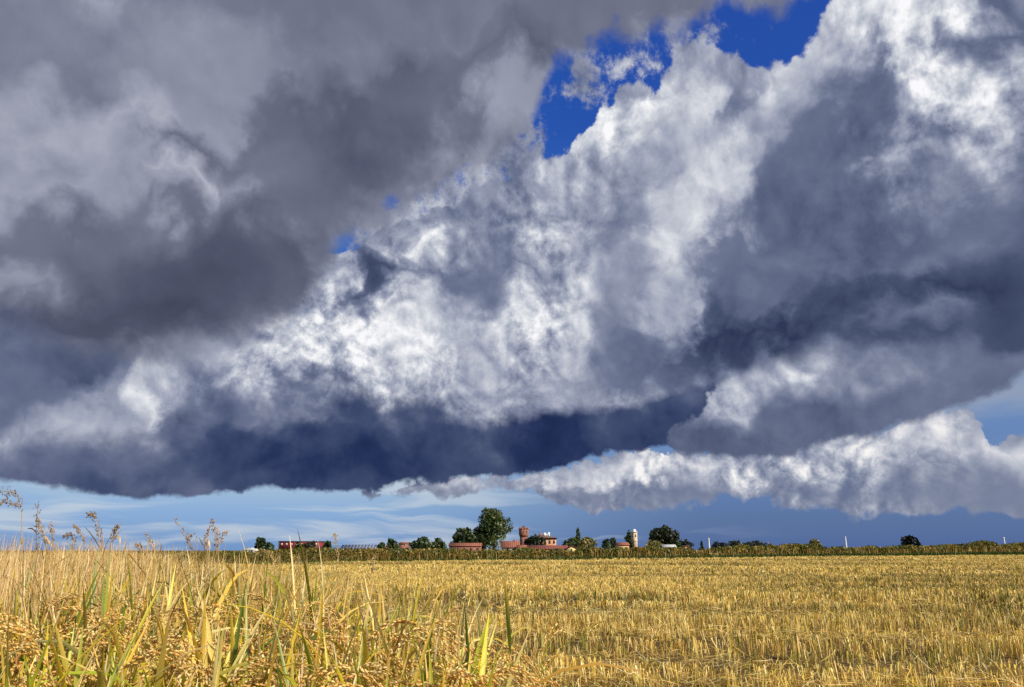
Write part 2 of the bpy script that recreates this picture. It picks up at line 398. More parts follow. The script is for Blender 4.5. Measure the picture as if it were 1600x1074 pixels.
def link(o, parent=None):
    COL.objects.link(o)
    if parent is not None: o.parent = parent
    return o

def empty(name, loc, label, cat, group=None, rz=0.0):
    o = bpy.data.objects.new(name, None)
    o.empty_display_size = 0.3
    o.location = loc; o.rotation_euler = (0, 0, rz)
    return tag(link(o), label, cat, group)

def mesh_np(name, V, Fq=None, Ft=None, colors=None, mat=None, parent=None, smooth=False):
    me = bpy.data.meshes.new(name)
    V = np.asarray(V, np.float32)
    loops, starts, tot = [], [], 0
    nq = 0 if Fq is None else len(Fq); nt = 0 if Ft is None else len(Ft)
    L = np.concatenate([np.asarray(f, np.int32).ravel() for f in (Fq, Ft) if f is not None and len(f)])
    S = np.concatenate([np.arange(nq) * 4, nq * 4 + np.arange(nt) * 3]).astype(np.int32)
    me.vertices.add(len(V)); me.vertices.foreach_set('co', V.ravel())
    me.loops.add(len(L)); me.loops.foreach_set('vertex_index', L)
    me.polygons.add(nq + nt); me.polygons.foreach_set('loop_start', S)
    if smooth: me.polygons.foreach_set('use_smooth', np.ones(nq + nt, bool))
    me.update(calc_edges=True)
    if colors is not None:
        at = me.color_attributes.new('tint', 'FLOAT_COLOR', 'POINT')
        c = np.ones((len(V), 4), np.float32); c[:, :3] = colors
        at.data.foreach_set('color', c.ravel())
    o = bpy.data.objects.new(name, me)
    if mat: me.materials.append(mat)
    return link(o, parent)

class Acc:
    """collects arrays of vertices, quads, triangles and own colours into one mesh"""
    def __init__(self): self.V, self.Q, self.T, self.C, self.n = [], [], [], [], 0
    def add(self, V, Q=None, T=None, C=None):
        V = np.asarray(V, np.float32).reshape(-1, 3)
        if Q is not None and len(Q): self.Q.append(np.asarray(Q, np.int64).reshape(-1, 4) + self.n)
        if T is not None and len(T): self.T.append(np.asarray(T, np.int64).reshape(-1, 3) + self.n)
        self.V.append(V); self.n += len(V)
        if C is not None: self.C.append(np.broadcast_to(np.asarray(C, np.float32), (len(V), 3)))
    def build(self, name, mat, parent=None, smooth=False):
        return mesh_np(name, np.concatenate(self.V), np.concatenate(self.Q) if self.Q else None,
                       np.concatenate(self.T) if self.T else None, np.concatenate(self.C) if self.C else None, mat, parent, smooth)
    # simple solids
    def box(self, x0, x1, y0, y1, z0, z1):
        v = [(x, y, z) for z in (z0, z1) for x, y in ((x0, y0), (x1, y0), (x1, y1), (x0, y1))]
        self.add(v, [(0, 3, 2, 1), (4, 5, 6, 7), (0, 1, 5, 4), (1, 2, 6, 5), (2, 3, 7, 6), (3, 0, 4, 7)])
    def poly_prism(self, prof, y0, y1):
        """profile of (x, z) points pushed from y0 to y1; quads fan the end caps"""
        n = len(prof)
        v = [(x, y0, z) for x, z in prof] + [(x, y1, z) for x, z in prof]
        q = [(i, (i + 1) % n, n + (i + 1) % n, n + i) for i in range(n)]
        t = [(0, i + 1, i) for i in range(1, n - 1)] + [(n, n + i, n + i + 1) for i in range(1, n - 1)]
        self.add(v, q, t)
    def lathe(self, prof, seg=16, cx=0, cy=0):
        v = [(cx + r * math.cos(2 * math.pi * k / seg), cy + r * math.sin(2 * math.pi * k / seg), z) for r, z in prof for k in range(seg)]
        q = [(i * seg + k, i * seg + (k + 1) % seg, (i + 1) * seg + (k + 1) % seg, (i + 1) * seg + k) for i in range(len(prof) - 1) for k in range(seg)]
        self.add(v, q)
    def tube(self, pts, radii, seg=6):
        pts = [Vector(p) for p in pts]; rings = []
        for i, p in enumerate(pts):
            d = (pts[min(i + 1, len(pts) - 1)] - pts[max(i - 1, 0)]).normalized()
            a = d.orthogonal().normalized(); b = d.cross(a)
            rings += [p + float(radii[i]) * (a * math.cos(2 * math.pi * k / seg) + b * math.sin(2 * math.pi * k / seg)) for k in range(seg)]
        q = [(i * seg + k, i * seg + (k + 1) % seg, (i + 1) * seg + (k + 1) % seg, (i + 1) * seg + k) for i in range(len(pts) - 1) for k in range(seg)]
        self.add([tuple(r) for r in rings], q)

# ------------------------------------------------------------------ materials
def new_mat(name):
    m = bpy.data.materials.new(name); m.use_nodes = True
    nt = m.node_tree
    return m, nt, nt.nodes['Principled BSDF']

def plain(name, rgb, rough=0.85, var=0.18, scale=1.5, stretch=None, bump=0.0):
    """matt surface with blotchy variation of its own colour"""
    m, nt, b = new_mat(name)
    c = nt.nodes.new('ShaderNodeTexCoord')
    n = nt.nodes.new('ShaderNodeTexNoise'); n.inputs['Scale'].default_value = scale; n.inputs['Detail'].default_value = 5
    if stretch:
        mp = nt.nodes.new('ShaderNodeMapping'); mp.inputs['Scale'].default_value = stretch
        nt.links.new(c.outputs['Object'], mp.inputs[0]); nt.links.new(mp.outputs[0], n.inputs['Vector'])
    else: nt.links.new(c.outputs['Object'], n.inputs['Vector'])
    r = nt.nodes.new('ShaderNodeValToRGB'); e = r.color_ramp.elements
    e[0].position, e[1].position = 0.3, 0.7
    e[0].color = (*[v * (1 - var) for v in rgb], 1); e[1].color = (*[min(1, v * (1 + var)) for v in rgb], 1)
    nt.links.new(n.outputs[0], r.inputs[0]); nt.links.new(r.outputs[0], b.inputs['Base Color'])
    b.inputs['Roughness'].default_value = rough
    if bump:
        bp = nt.nodes.new('ShaderNodeBump'); bp.inputs['Strength'].default_value = bump
        nt.links.new(n.outputs[0], bp.inputs['Height']); nt.links.new(bp.outputs[0], b.inputs['Normal'])
    return m

def ribbed(name, rgb, gap, pitch, axis='X', rough=0.7, fill=0.35):
    """sheet or tile rows: bands of the surface's own two colours"""
    m, nt, b = new_mat(name)
    c = nt.nodes.new('ShaderNodeTexCoord')
    w = nt.nodes.new('ShaderNodeTexWave'); w.bands_direction = axis; w.inputs['Scale'].default_value = 0.314 / pitch
    w.inputs['Distortion'].default_value = 0.4; w.inputs['Detail'].default_value = 1
    nt.links.new(c.outputs['Object'], w.inputs['Vector'])
    n = nt.nodes.new('ShaderNodeTexNoise'); n.inputs['Scale'].default_value = 0.8; n.inputs['Detail'].default_value = 6
    nt.links.new(c.outputs['Object'], n.inputs['Vector'])
    r = nt.nodes.new('ShaderNodeValToRGB'); e = r.color_ramp.elements
    e[0].position, e[1].position = fill - 0.12, fill + 0.12
    e[0].color = (*gap, 1); e[1].color = (*rgb, 1)
    nt.links.new(w.outputs[0], r.inputs[0])
    mx = nt.nodes.new('ShaderNodeMix'); mx.data_type = 'RGBA'; mx.blend_type = 'MULTIPLY'; mx.inputs[0].default_value = 0.55
    r2 = nt.nodes.new('ShaderNodeValToRGB'); r2.color_ramp.elements[0].color = (0.5, 0.45, 0.42, 1); r2.color_ramp.elements[1].color = (1, 1, 1, 1)
    r2.color_ramp.elements[0].position, r2.color_ramp.elements[1].position = 0.3, 0.65
    nt.links.new(n.outputs[0], r2.inputs[0])
    nt.links.new(r.outputs[0], mx.inputs[6]); nt.links.new(r2.outputs[0], mx.inputs[7])
    nt.links.new(mx.outputs[2], b.inputs['Base Color'])
    b.inputs['Roughness'].default_value = rough
    return m

def brick(name, c1, c2, mortar, size=1.2):
    m, nt, b = new_mat(name)
    c = nt.nodes.new('ShaderNodeTexCoord')
    sx = nt.nodes.new('ShaderNodeSeparateXYZ'); nt.links.new(c.outputs['Object'], sx.inputs[0])
    ad = nt.nodes.new('ShaderNodeMath'); nt.links.new(sx.outputs[0], ad.inputs[0]); nt.links.new(sx.outputs[1], ad.inputs[1])
    cb = nt.nodes.new('ShaderNodeCombineXYZ'); nt.links.new(ad.outputs[0], cb.inputs[0]); nt.links.new(sx.outputs[2], cb.inputs[1])
    t = nt.nodes.new('ShaderNodeTexBrick')
    t.inputs['Color1'].default_value = (*c1, 1); t.inputs['Color2'].default_value = (*c2, 1); t.inputs['Mortar'].default_value = (*mortar, 1)
    t.inputs['Scale'].default_value = size; t.inputs['Mortar Size'].default_value = 0.02
    nt.links.new(cb.outputs[0], t.inputs['Vector'])
    n = nt.nodes.new('ShaderNodeTexNoise'); n.inputs['Scale'].default_value = 0.7; n.inputs['Detail'].default_value = 6
    nt.links.new(c.outputs['Object'], n.inputs['Vector'])
    r2 = nt.nodes.new('ShaderNodeValToRGB'); r2.color_ramp.elements[0].color = (0.55, 0.5, 0.48, 1); r2.color_ramp.elements[1].color = (1.15, 1.12, 1.1, 1)
    r2.color_ramp.elements[0].position, r2.color_ramp.elements[1].position = 0.3, 0.68
    nt.links.new(n.outputs[0], r2.inputs[0])
    mx = nt.nodes.new('ShaderNodeMix'); mx.data_type = 'RGBA'; mx.blend_type = 'MULTIPLY'; mx.inputs[0].default_value = 0.8
    nt.links.new(t.outputs[0], mx.inputs[6]); nt.links.new(r2.outputs[0], mx.inputs[7]); nt.links.new(mx.outputs[2], b.inputs['Base Color'])
    b.inputs['Roughness'].default_value = 0.9
    return m

def leafy(name, trans=0.25, gloss=0.06):
    """thin plant matter in its own colour, letting some light through"""
    m = bpy.data.materials.new(name); m.use_nodes = True
    nt = m.node_tree; nt.nodes.clear()
    a = nt.nodes.new('ShaderNodeAttribute'); a.attribute_name = 'tint'
    d = nt.nodes.new('ShaderNodeBsdfDiffuse'); t = nt.nodes.new('ShaderNodeBsdfTranslucent'); g = nt.nodes.new('ShaderNodeBsdfGlossy')
    g.inputs['Roughness'].default_value = 0.45; g.inputs['Color'].default_value = (1, 1, 1, 1)
    nt.links.new(a.outputs['Color'], d.inputs['Color']); nt.links.new(a.outputs['Color'], t.inputs['Color'])
    m1 = nt.nodes.new('ShaderNodeMixShader'); m1.inputs[0].default_value = trans
    nt.links.new(d.outputs[0], m1.inputs[1]); nt.links.new(t.outputs[0], m1.inputs[2])
    m2 = nt.nodes.new('ShaderNodeMixShader'); m2.inputs[0].default_value = gloss
    nt.links.new(m1.outputs[0], m2.inputs[1]); nt.links.new(g.outputs[0], m2.inputs[2])
    o = nt.nodes.new('ShaderNodeOutputMaterial'); nt.links.new(m2.outputs[0], o.inputs['Surface'])
    return m

MAT = dict(
    rice=leafy('rice_leaf', 0.28, 0.04), straw=leafy('straw', 0.12, 0.02), leaf=leafy('tree_leaf', 0.22, 0.03), hedge=leafy('hedge_leaf', 0.2, 0.02),
    bark=plain('bark', (0.07, 0.055, 0.045), 0.95, 0.3, 3.0, bump=0.4),
    maroon=ribbed('maroon_cladding', (0.27, 0.030, 0.038), (0.19, 0.022, 0.030), 1.0, 'X', 0.6),
    pane=plain('pale_pane', (0.75, 0.66, 0.60), 0.4, 0.05), darkpane=plain('dark_opening', (0.02, 0.02, 0.022), 0.5, 0.1),
    edge=plain('dark_trim', (0.05, 0.025, 0.035), 0.6, 0.1),
    slate=ribbed('blue_grey_sheet', (0.20, 0.24, 0.34), (0.06, 0.07, 0.12), 1.2, 'X', 0.5, 0.45),
    tile=ribbed('terracotta_tile', (0.32, 0.115, 0.07), (0.20, 0.07, 0.045), 0.8, 'X', 0.9),
    redtile=ribbed('dark_red_tile', (0.24, 0.07, 0.055), (0.15, 0.045, 0.04), 0.8, 'X', 0.9),
    browntile=ribbed('brown_tile', (0.20, 0.12, 0.09), (0.12, 0.07, 0.06), 0.8, 'X', 0.9),
    brick=brick('red_brick', (0.36, 0.13, 0.08), (0.27, 0.09, 0.06), (0.33, 0.24, 0.2)),
    render=plain('weathered_render', (0.52, 0.27, 0.16), 0.9, 0.35, 0.35), grey=plain('grey_render', (0.38, 0.36, 0.31), 0.9, 0.15, 0.5),
    yellow=plain('yellow_render', (0.75, 0.60, 0.26), 0.9, 0.08, 0.5), ochre=plain('ochre_render', (0.66, 0.43, 0.22), 0.9, 0.12, 0.5),
    stone=plain('pale_stone', (0.58, 0.46, 0.34), 0.9, 0.18, 0.6), white=plain('white_paint', (0.8, 0.8, 0.78), 0.6, 0.04), dome=plain('pale_dome', (0.74, 0.74, 0.72), 0.5, 0.06),
    greysheet=plain('grey_roof_sheet', (0.46, 0.47, 0.47), 0.55, 0.1, 1.0))

rng = np.random.default_rng(11)

# ------------------------------------------------------------------ ground
def S(c, k=1.0): return np.array(lin(c)) * k
gm, gnt, gb = new_mat('field_soil')
gc = gnt.nodes.new('ShaderNodeTexCoord')
def gnoise(scale, st, det=6):
    mp = gnt.nodes.new('ShaderNodeMapping'); mp.inputs['Scale'].default_value = st
    gnt.links.new(gc.outputs['Object'], mp.inputs[0])
    n = gnt.nodes.new('ShaderNodeTexNoise'); n.inputs['Scale'].default_value = scale; n.inputs['Detail'].default_value = det
    gnt.links.new(mp.outputs[0], n.inputs['Vector']); return n
gn1, gn2 = gnoise(14.0, (0.5, 1, 1), 8), gnoise(0.4, (0.3, 1, 1), 5)
gr = gnt.nodes.new('ShaderNodeValToRGB')
for i, (p, c) in enumerate([(0.34, (0.04, 0.028, 0.017)), (0.52, (0.12, 0.08, 0.036)), (0.72, (0.34, 0.23, 0.09))]):
    if i > 1: gr.color_ramp.elements.new(0.9)
    gr.color_ramp.elements[i].position = p; gr.color_ramp.elements[i].color = (*c, 1)
gmx = gnt.nodes.new('ShaderNodeMath'); gmx.operation = 'MULTIPLY_ADD'; gmx.inputs[1].default_value = 0.35
gnt.links.new(gn2.outputs[0], gmx.inputs[0]); gnt.links.new(gn1.outputs[0], gmx.inputs[2])
gsub = gnt.nodes.new('ShaderNodeMath'); gsub.operation = 'SUBTRACT'; gsub.inputs[1].default_value = 0.17
gnt.links.new(gmx.outputs[0], gsub.inputs[0]); gnt.links.new(gsub.outputs[0], gr.inputs[0])
gnt.links.new(gr.outputs[0], gb.inputs['Base Color']); gb.inputs['Roughness'].default_value = 1.0; gb.inputs['Specular IOR Level'].default_value = 0.05
gbp = gnt.nodes.new('ShaderNodeBump'); gbp.inputs['Strength'].default_value = 0.6; gbp.inputs['Distance'].default_value = 0.05
gnt.links.new(gn1.outputs[0], gbp.inputs['Height']); gnt.links.new(gbp.outputs[0], gb.inputs['Normal'])
g = Acc()
rr = [0, 4, 12, 40, 120, 400, 1500, 6000, 12000]
g.add([(0, 0, 0)] + [(r * math.cos(2 * math.pi * k / 48), r * math.sin(2 * math.pi * k / 48), 0) for r in rr[1:] for k in range(48)],
      [(1 + i * 48 + k, 1 + (i + 1) * 48 + k, 1 + (i + 1) * 48 + (k + 1) % 48, 1 + i * 48 + (k + 1) % 48) for i in range(len(rr) - 2) for k in range(48)],
      [(0, 1 + k, 1 + (k + 1) % 48) for k in range(48)])
tag(g.build('ground', gm), kind='structure')

# far edge of the field (foot of the hedge), as ground points from left to right
EDGE = np.array([ground_pt(px, py) for px, py in ((-260, 892), (0, 889), (350, 884), (620, 880), (900, 876), (1250, 871.6), (1600, 868.4), (1900, 866.6))])
def edge_y(x): return np.interp(x, EDGE[:, 0], EDGE[:, 1])
def rice_edge(y):                              # right-hand edge of the standing crop
    return np.interp(y, [0.5, 1.0, 2.2, 3.4, 5.0, 12.0, 62.0], [-0.02, 0.02, 0.10, -0.28, -1.10, -4.5, -28.5])

# ------------------------------------------------------------------ blades
def blades(acc, base, yaw, lean, length, width, bend, S_, cb, ct, twist=0.0, cpow=1.0, fold=False, blunt=False):
    """N curved tapering blades; colours run from cb at the base to ct at the tip"""
    N = len(base)
    f = lambda v: np.broadcast_to(np.asarray(v, float), (N,))
    yaw, lean, length, width, bend, twist = map(f, (yaw, lean, length, width, bend, twist))
    t = np.linspace(0, 1, S_ + 1)[None, :]
    th = lean[:, None] + bend[:, None] * t ** 1.6
    ds = length[:, None] / S_
    thm = 0.5 * (th[:, 1:] + th[:, :-1])
    r = np.concatenate([np.zeros((N, 1)), np.cumsum(np.sin(thm) * ds, 1)], 1)
    z = np.concatenate([np.zeros((N, 1)), np.cumsum(np.cos(thm) * ds, 1)], 1)
    cy, sy = np.cos(yaw)[:, None], np.sin(yaw)[:, None]
    P_ = np.stack([base[:, 0:1] + r * cy, base[:, 1:2] + r * sy, base[:, 2:3] + z], -1)
    nrm = np.stack([-np.cos(th) * cy, -np.cos(th) * sy, np.sin(th)], -1)
    side = np.stack([-sy + 0 * th, cy + 0 * th, 0 * th], -1)
    tw = (twist[:, None] * (0.3 + 0.7 * t))[..., None]
    sd = side * np.cos(tw) + nrm * np.sin(tw)
    nn = nrm * np.cos(tw) - side * np.sin(tw)
    prof = np.ones_like(t) if blunt else np.minimum(1, 0.55 + 1.6 * t) * np.clip(1 - t, 0, 1) ** 0.65
    prof = np.maximum(prof, 0.03)
    w = (0.5 * width[:, None] * prof)[..., None]
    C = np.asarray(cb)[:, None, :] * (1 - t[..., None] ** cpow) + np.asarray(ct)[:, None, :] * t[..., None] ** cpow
    if fold:
        V = np.stack([P_ - sd * w, P_ - nn * w * 0.35, P_ + sd * w], 2)
        k = 3
    else:
        V = np.stack([P_ - sd * w, P_ + sd * w], 2); k = 2
    C = np.repeat(C[:, :, None, :], k, 2)
    idx = np.arange(N * (S_ + 1) * k).reshape(N, S_ + 1, k)
    Q = [np.stack([idx[:, :-1, j], idx[:, :-1, j + 1], idx[:, 1:, j + 1], idx[:, 1:, j]], -1).reshape(-1, 4) for j in range(k - 1)]
    acc.add(V.reshape(-1, 3), np.concatenate(Q), C=C.reshape(-1, 3))
    return P_

GV = np.array([(0, 0, -.5), (.5, 0, -.12), (0, .5, -.12), (-.5, 0, -.12), (0, -.5, -.12), (.42, 0, .2), (0, .42, .2), (-.42, 0, .2), (0, -.42, .2), (0, 0, .5)])
GT = [(0, 2, 1), (0, 3, 2), (0, 4, 3), (0, 1, 4), (9, 5, 6), (9, 6, 7), (9, 7, 8), (9, 8, 5)]
GQ = [(1, 2, 6, 5), (2, 3, 7, 6), (3, 4, 8, 7), (4, 1, 5, 8)]
def grains(acc, pos, dirn, length, width, col):
    N = len(pos)
    d = dirn / np.linalg.norm(dirn, axis=1, keepdims=True)
    h = np.tile(np.array([[0.31, 0.52, 0.79]]), (N, 1)); a = np.cross(d, h); a /= np.linalg.norm(a, axis=1, keepdims=True); b = np.cross(d, a)
    L = np.broadcast_to(np.asarray(length, float), (N,))[:, None, None]; W = np.broadcast_to(np.asarray(width, float), (N,))[:, None, None]
    V = pos[:, None] + a[:, None] * GV[None, :, 0:1] * W + b[:, None] * GV[None, :, 1:2] * W * 0.75 + d[:, None] * GV[None, :, 2:3] * L
    o = (np.arange(N) * 10)[:, None, None]
    acc.add(V.reshape(-1, 3), (np.array(GQ)[None] + o).reshape(-1, 4), (np.array(GT)[None] + o).reshape(-1, 3), np.repeat(col[:, None], 10, 1).reshape(-1, 3))

def pick(cols, n, var=0.15, p=None):
    c = np.array([lin(x) for x in cols])
    i = rng.choice(len(c), n, p=p)
    return np.clip(c[i] * rng.uniform(1 - var, 1 + var, (n, 1)) * rng.uniform(0.95, 1.05, (n, 3)), 0, 1)

GREENS = [(198, 184, 44), (220, 190, 46), (164, 166, 44), (228, 192, 70), (122, 138, 40), (210, 170, 60), (96, 118, 36)]
STRAWS = [(236, 212, 146), (224, 192, 110), (240, 220, 164), (212, 174, 92), (178, 136, 74), (150, 112, 62)]
GRAIN = [(248, 212, 130), (240, 194, 104), (250, 222, 152), (224, 174, 92)]

# ------------------------------------------------------------------ standing rice
rice = Acc()
def scatter_rice(y0, y1, dens):
    ys = rng.uniform(y0, y1, int(dens * (y1 - y0) * (0.62 + 0.42 * y1) * 1.25) + 8)
    xl, xr = -0.72 * ys - 0.35, rice_edge(ys) + 0.18 * np.sin(ys * 2.1) + 0.1 * np.sin(ys * 5.3)
    w = np.maximum(0, xr - xl); keep = rng.uniform(0, 1, len(ys)) < w / (0.62 + 0.42 * y1)
    x = xl + rng.uniform(0, 1, len(ys)) * w
    return np.stack([x, ys, 0 * ys], -1)[keep & (w > 0.02)]

def crop_height(p):
    inside = np.clip((rice_edge(p[:, 1]) - p[:, 0]) / 1.6, 0, 1)
    return 0.92 + 0.12 * inside + 0.05 * np.sin(p[:, 0] * 1.7 + p[:, 1]) + rng.normal(0, 0.035, len(p))

# nearest plants: broad folded leaves, drooping heads of separate grains
def pale_tip(cb, n, share):
    return np.where((rng.uniform(0, 1, n) < share)[:, None], pick(STRAWS, n), np.clip(cb * rng.uniform(.85, 1.15, (n, 1)), 0, 1))
near = scatter_rice(1.0, 4.0, 40)
near = near[near[:, 0] < rice_edge(near[:, 1]) - 0.10 * np.clip(2.2 - near[:, 1], 0, 1)]
H = crop_height(near)
for k in range(20):                                          # leaves
    n = len(near)
    tall = k < 13
    hb = H * (rng.uniform(0.42, 0.66, n) if tall else rng.uniform(0.3, 0.6, n))
    tip = H * (rng.uniform(0.86, 1.07, n) if tall else rng.uniform(0.72, 0.95, n)) * np.interp(near[:, 1], [1.0, 2.4], [0.95, 1.04])
    base = near + np.stack([rng.normal(0, .05, n), rng.normal(0, .05, n), hb], -1)
    bd = np.where(rng.uniform(0, 1, n) < 0.34, rng.uniform(0.9, 2.6, n), rng.uniform(0.0, 0.45, n))
    ln = np.clip(tip - hb, 0.14, 0.5) * (1 + 0.2 * bd)
    green = rng.uniform(0, 1, n) < 0.6
    cb = np.where(green[:, None], pick(GREENS, n), pick(STRAWS, n))
    wd = np.where(green, rng.uniform(0.013, 0.026, n), rng.uniform(0.007, 0.015, n)) * np.interp(near[:, 1], [1.2, 3.5], [1.1, .8])
    yaw = np.where(rng.uniform(0, 1, n) < .5, rng.uniform(0, 6.28, n), rng.normal(1.57, .6, n) + math.pi * (rng.uniform(0, 1, n) < .5))
    blades(rice, base, yaw, rng.uniform(0.02, 0.34, n), ln, wd, bd, 9, cb, pale_tip(cb, n, .55), rng.normal(0, 0.5, n), 2.6, fold=True)
for _ in range(5):                                           # stems
    n = len(near)
    base = near + np.stack([rng.normal(0, .04, n), rng.normal(0, .04, n), 0 * H], -1)
    c = pick([(176, 160, 70), (140, 142, 50), (200, 176, 90)], n)
    blades(rice, base, rng.uniform(0, 6.28, n), rng.uniform(0, 0.1, n), H * rng.uniform(0.55, 0.78, n), 0.005, 0.1, 3, c, c, 0, blunt=True)
def curve_at(Pn, t):
    k = Pn.shape[1] - 1
    i = np.clip((t * k).astype(int), 0, k - 1); fr = (t * k - i)[..., None]
    r = np.arange(len(Pn)).reshape((-1,) + (1,) * (t.ndim - 1))
    a, b = Pn[r, i], Pn[r, i + 1]
    return a * (1 - fr) + b * fr, b - a
def heads(pts, H, per, nbr, ng, scale=1.0, lo=0.72, hi=0.98, gl=0.0088):
    """drooping rice heads: a bowed axis, side branches, grains set along each branch"""
    for _ in range(per):
        n = len(pts)
        z0 = H * rng.uniform(lo, hi, n) - 0.05
        base = pts + np.stack([rng.normal(0, .05, n), rng.normal(0, .05, n), z0], -1)
        yaw = rng.uniform(0, 6.28, n); ln = rng.uniform(0.18, 0.26, n)
        cs = pick([(200, 160, 84), (176, 150, 70)], n)
        Pn = blades(rice, base, yaw, rng.uniform(0.2, 0.7, n), ln, 0.0026 * scale ** .5, rng.uniform(1.4, 2.4, n), 8, cs, cs, 0, blunt=True)
        tt = np.tile(np.linspace(0.15, 0.92, nbr)[None], (n, 1)) + rng.uniform(-.04, .04, (n, nbr))
        p, d = curve_at(Pn, tt)
        m = n * nbr
        p = p.reshape(-1, 3); d = d.reshape(-1, 3)
        byaw = np.repeat(yaw, nbr) + rng.normal(0, .45, m)
        blean = np.arctan2(np.hypot(d[:, 0], d[:, 1]), d[:, 2]) + rng.normal(0.08, .12, m)
        bl = rng.uniform(0.05, 0.085, m)
        Bn = blades(rice, p, byaw, blean, bl, 0.0012 * scale ** .5, np.clip(2.7 - blean, 0, 1.3) * rng.uniform(.5, 1, m), 4, np.repeat(cs, nbr, 0), np.repeat(cs, nbr, 0), 0, blunt=True)
        gt = np.tile(np.linspace(0.12, 1.0, ng)[None], (m, 1))
        gp, gd = curve_at(Bn, np.minimum(gt, .999))
        sidev = rng.normal(0, 1, (m, ng, 3))
        gd = gd / np.linalg.norm(gd, axis=-1, keepdims=True)
        sidev -= (sidev * gd).sum(-1, keepdims=True) * gd; sidev /= np.linalg.norm(sidev, axis=-1, keepdims=True)
        gp = gp + sidev * 0.0022 * scale + gd * 0.003
        q = m * ng
        tone = np.repeat(np.repeat(rng.uniform(.8, 1.12, n), nbr), ng)[:, None]
        grains(rice, gp.reshape(-1, 3), (gd + sidev * .35).reshape(-1, 3), rng.uniform(.9, 1.1, q) * gl * scale, rng.uniform(.9, 1.1, q) * 0.0040 * scale, np.clip(pick(GRAIN, q) * tone, 0, 1))
fore = near[:, 1] < 2.6
heads(near[fore], H[fore], 3, 9, 10, 1.35, lo=0.66, hi=0.93)

heads(near[~fore], H[~fore], 1, 7, 7, 1.2, lo=0.6, hi=0.85)
# the front row: the broadest yellow-green leaves and fullest heads
front = scatter_rice(1.02, 1.75, 90)
front = front[front[:, 0] < rice_edge(front[:, 1]) - 0.16]
Hf = crop_height(front)
heads(front, Hf, 2, 9, 10, 1.35, lo=0.72, hi=0.96)
for k in range(13):
    n = len(front)
    hb = Hf * rng.uniform(0.5, 0.68, n)
    base = front + np.stack([rng.normal(0, .05, n), rng.normal(0, .05, n), hb], -1)
    bd = np.where(rng.uniform(0, 1, n) < 0.4, rng.uniform(0.9, 2.6, n), rng.uniform(0.0, 0.5, n))
    cb = pick([(202, 190, 44), (222, 196, 48), (172, 172, 44), (150, 158, 44), (228, 196, 72)], n)
    blades(rice, base, rng.normal(1.57, .8, n) + math.pi * (rng.uniform(0, 1, n) < .5), rng.uniform(0.02, 0.4, n), np.clip(Hf * rng.uniform(.86, 1.035, n) - hb, .14, .5) * (1 + .2 * bd), rng.uniform(0.016, 0.028, n), bd, 9,
           cb, pale_tip(cb, n, .45), rng.normal(0, 0.5, n), 3.0, fold=True)
# a leaning edge of heads where the crop meets the stubble, and the single upright green blade there
ex = np.array([[rice_edge(y) + dx, y, 0] for y, dx in zip(rng.uniform(1.0, 2.2, 40), rng.uniform(-0.12, 0.10, 40))])
heads(ex, np.full(len(ex), 0.92), 2, 8, 9, 1.25, lo=0.62, hi=0.96)
gb0 = np.array([[*ground_pt(790, 1000), 0.0]]); k0 = 1.32 / gb0[0, 1]
b0 = np.array([[pt(797, 1020, 1.3)[0], 1.3, pt(797, 1020, 1.3)[1]]])
blades(rice, b0, [math.pi], [0.06], 0.115, 0.0125, [0.05], 8, np.array([lin((120, 140, 40))]), np.array([lin((214, 178, 60))]), 1.5, 2.0, fold=True)

# thin dry stems rising over the crop on the far left
n = 760
px_ = 320 * rng.uniform(0, 1, n) ** 1.7 - 60; yy = rng.uniform(2.2, 5.5, n)
base = np.array([(pt(a, 870, y)[0], y, 0.55) for a, y in zip(px_, yy)])
c = pick([(240, 214, 156), (226, 190, 130), (206, 166, 110)], n)
tipz = CAM_H + (860 - np.interp(px_, [-60, 40, 120, 260], [828, 838, 850, 861]) + rng.normal(0, 7, n)) * yy / 1300
blades(rice, base, rng.uniform(0, 6.28, n), rng.uniform(0, .16, n), np.maximum(.2, tipz - 0.55), rng.uniform(.004, .008, n), rng.uniform(-.1, .5, n), 6, c, c, rng.normal(0, .5, n))
# middle distance: thinner leaves and small heads low among them
mid = scatter_rice(4.0, 11.0, 32)
H = crop_height(mid)
for k in range(13):
    n = len(mid)
    hb = H * rng.uniform(0.35, 0.68, n)
    base = mid + np.stack([rng.normal(0, .06, n), rng.normal(0, .06, n), hb], -1)
    ln = np.clip(H * rng.uniform(0.86, 1.12, n) - hb, .15, .6)
    cb = np.where((rng.uniform(0, 1, n) < 0.5)[:, None], pick(GREENS, n), pick(STRAWS, n))
    bd = np.where(rng.uniform(0, 1, n) < 0.15, rng.uniform(0.8, 2.0, n), rng.uniform(0, 0.4, n))
    blades(rice, base, rng.uniform(0, 6.28, n), rng.uniform(0.02, 0.28, n), ln * (1 + .3 * bd), rng.uniform(0.008, 0.015, n), bd, 5, cb, pick(STRAWS, n), rng.normal(0, 0.6, n), 1.2)
# far part of the crop: tops only
far = scatter_rice(11.0, 62.0, 13)
far = far[far[:, 1] < edge_y(far[:, 0]) - 2.5]
H = crop_height(far)
for _ in range(9):
    n = len(far)
    base = far + np.stack([rng.normal(0, .14, n), rng.normal(0, .14, n), H * rng.uniform(0.3, 0.65, n)], -1)
    c = pick(STRAWS + [(196, 168, 70)], n)
    blades(rice, base, rng.uniform(0, 6.28, n), rng.uniform(0.0, 0.3, n), H * rng.uniform(0.3, 0.5, n), rng.uniform(0.012, 0.022, n), rng.uniform(0, .7, n), 2, c * 0.9, c, rng.normal(0, 0.6, n))
tag(rice.build('rice_crop', MAT['rice']), 'ripe yellow rice crop standing along the left edge of the field', 'rice', kind='stuff')

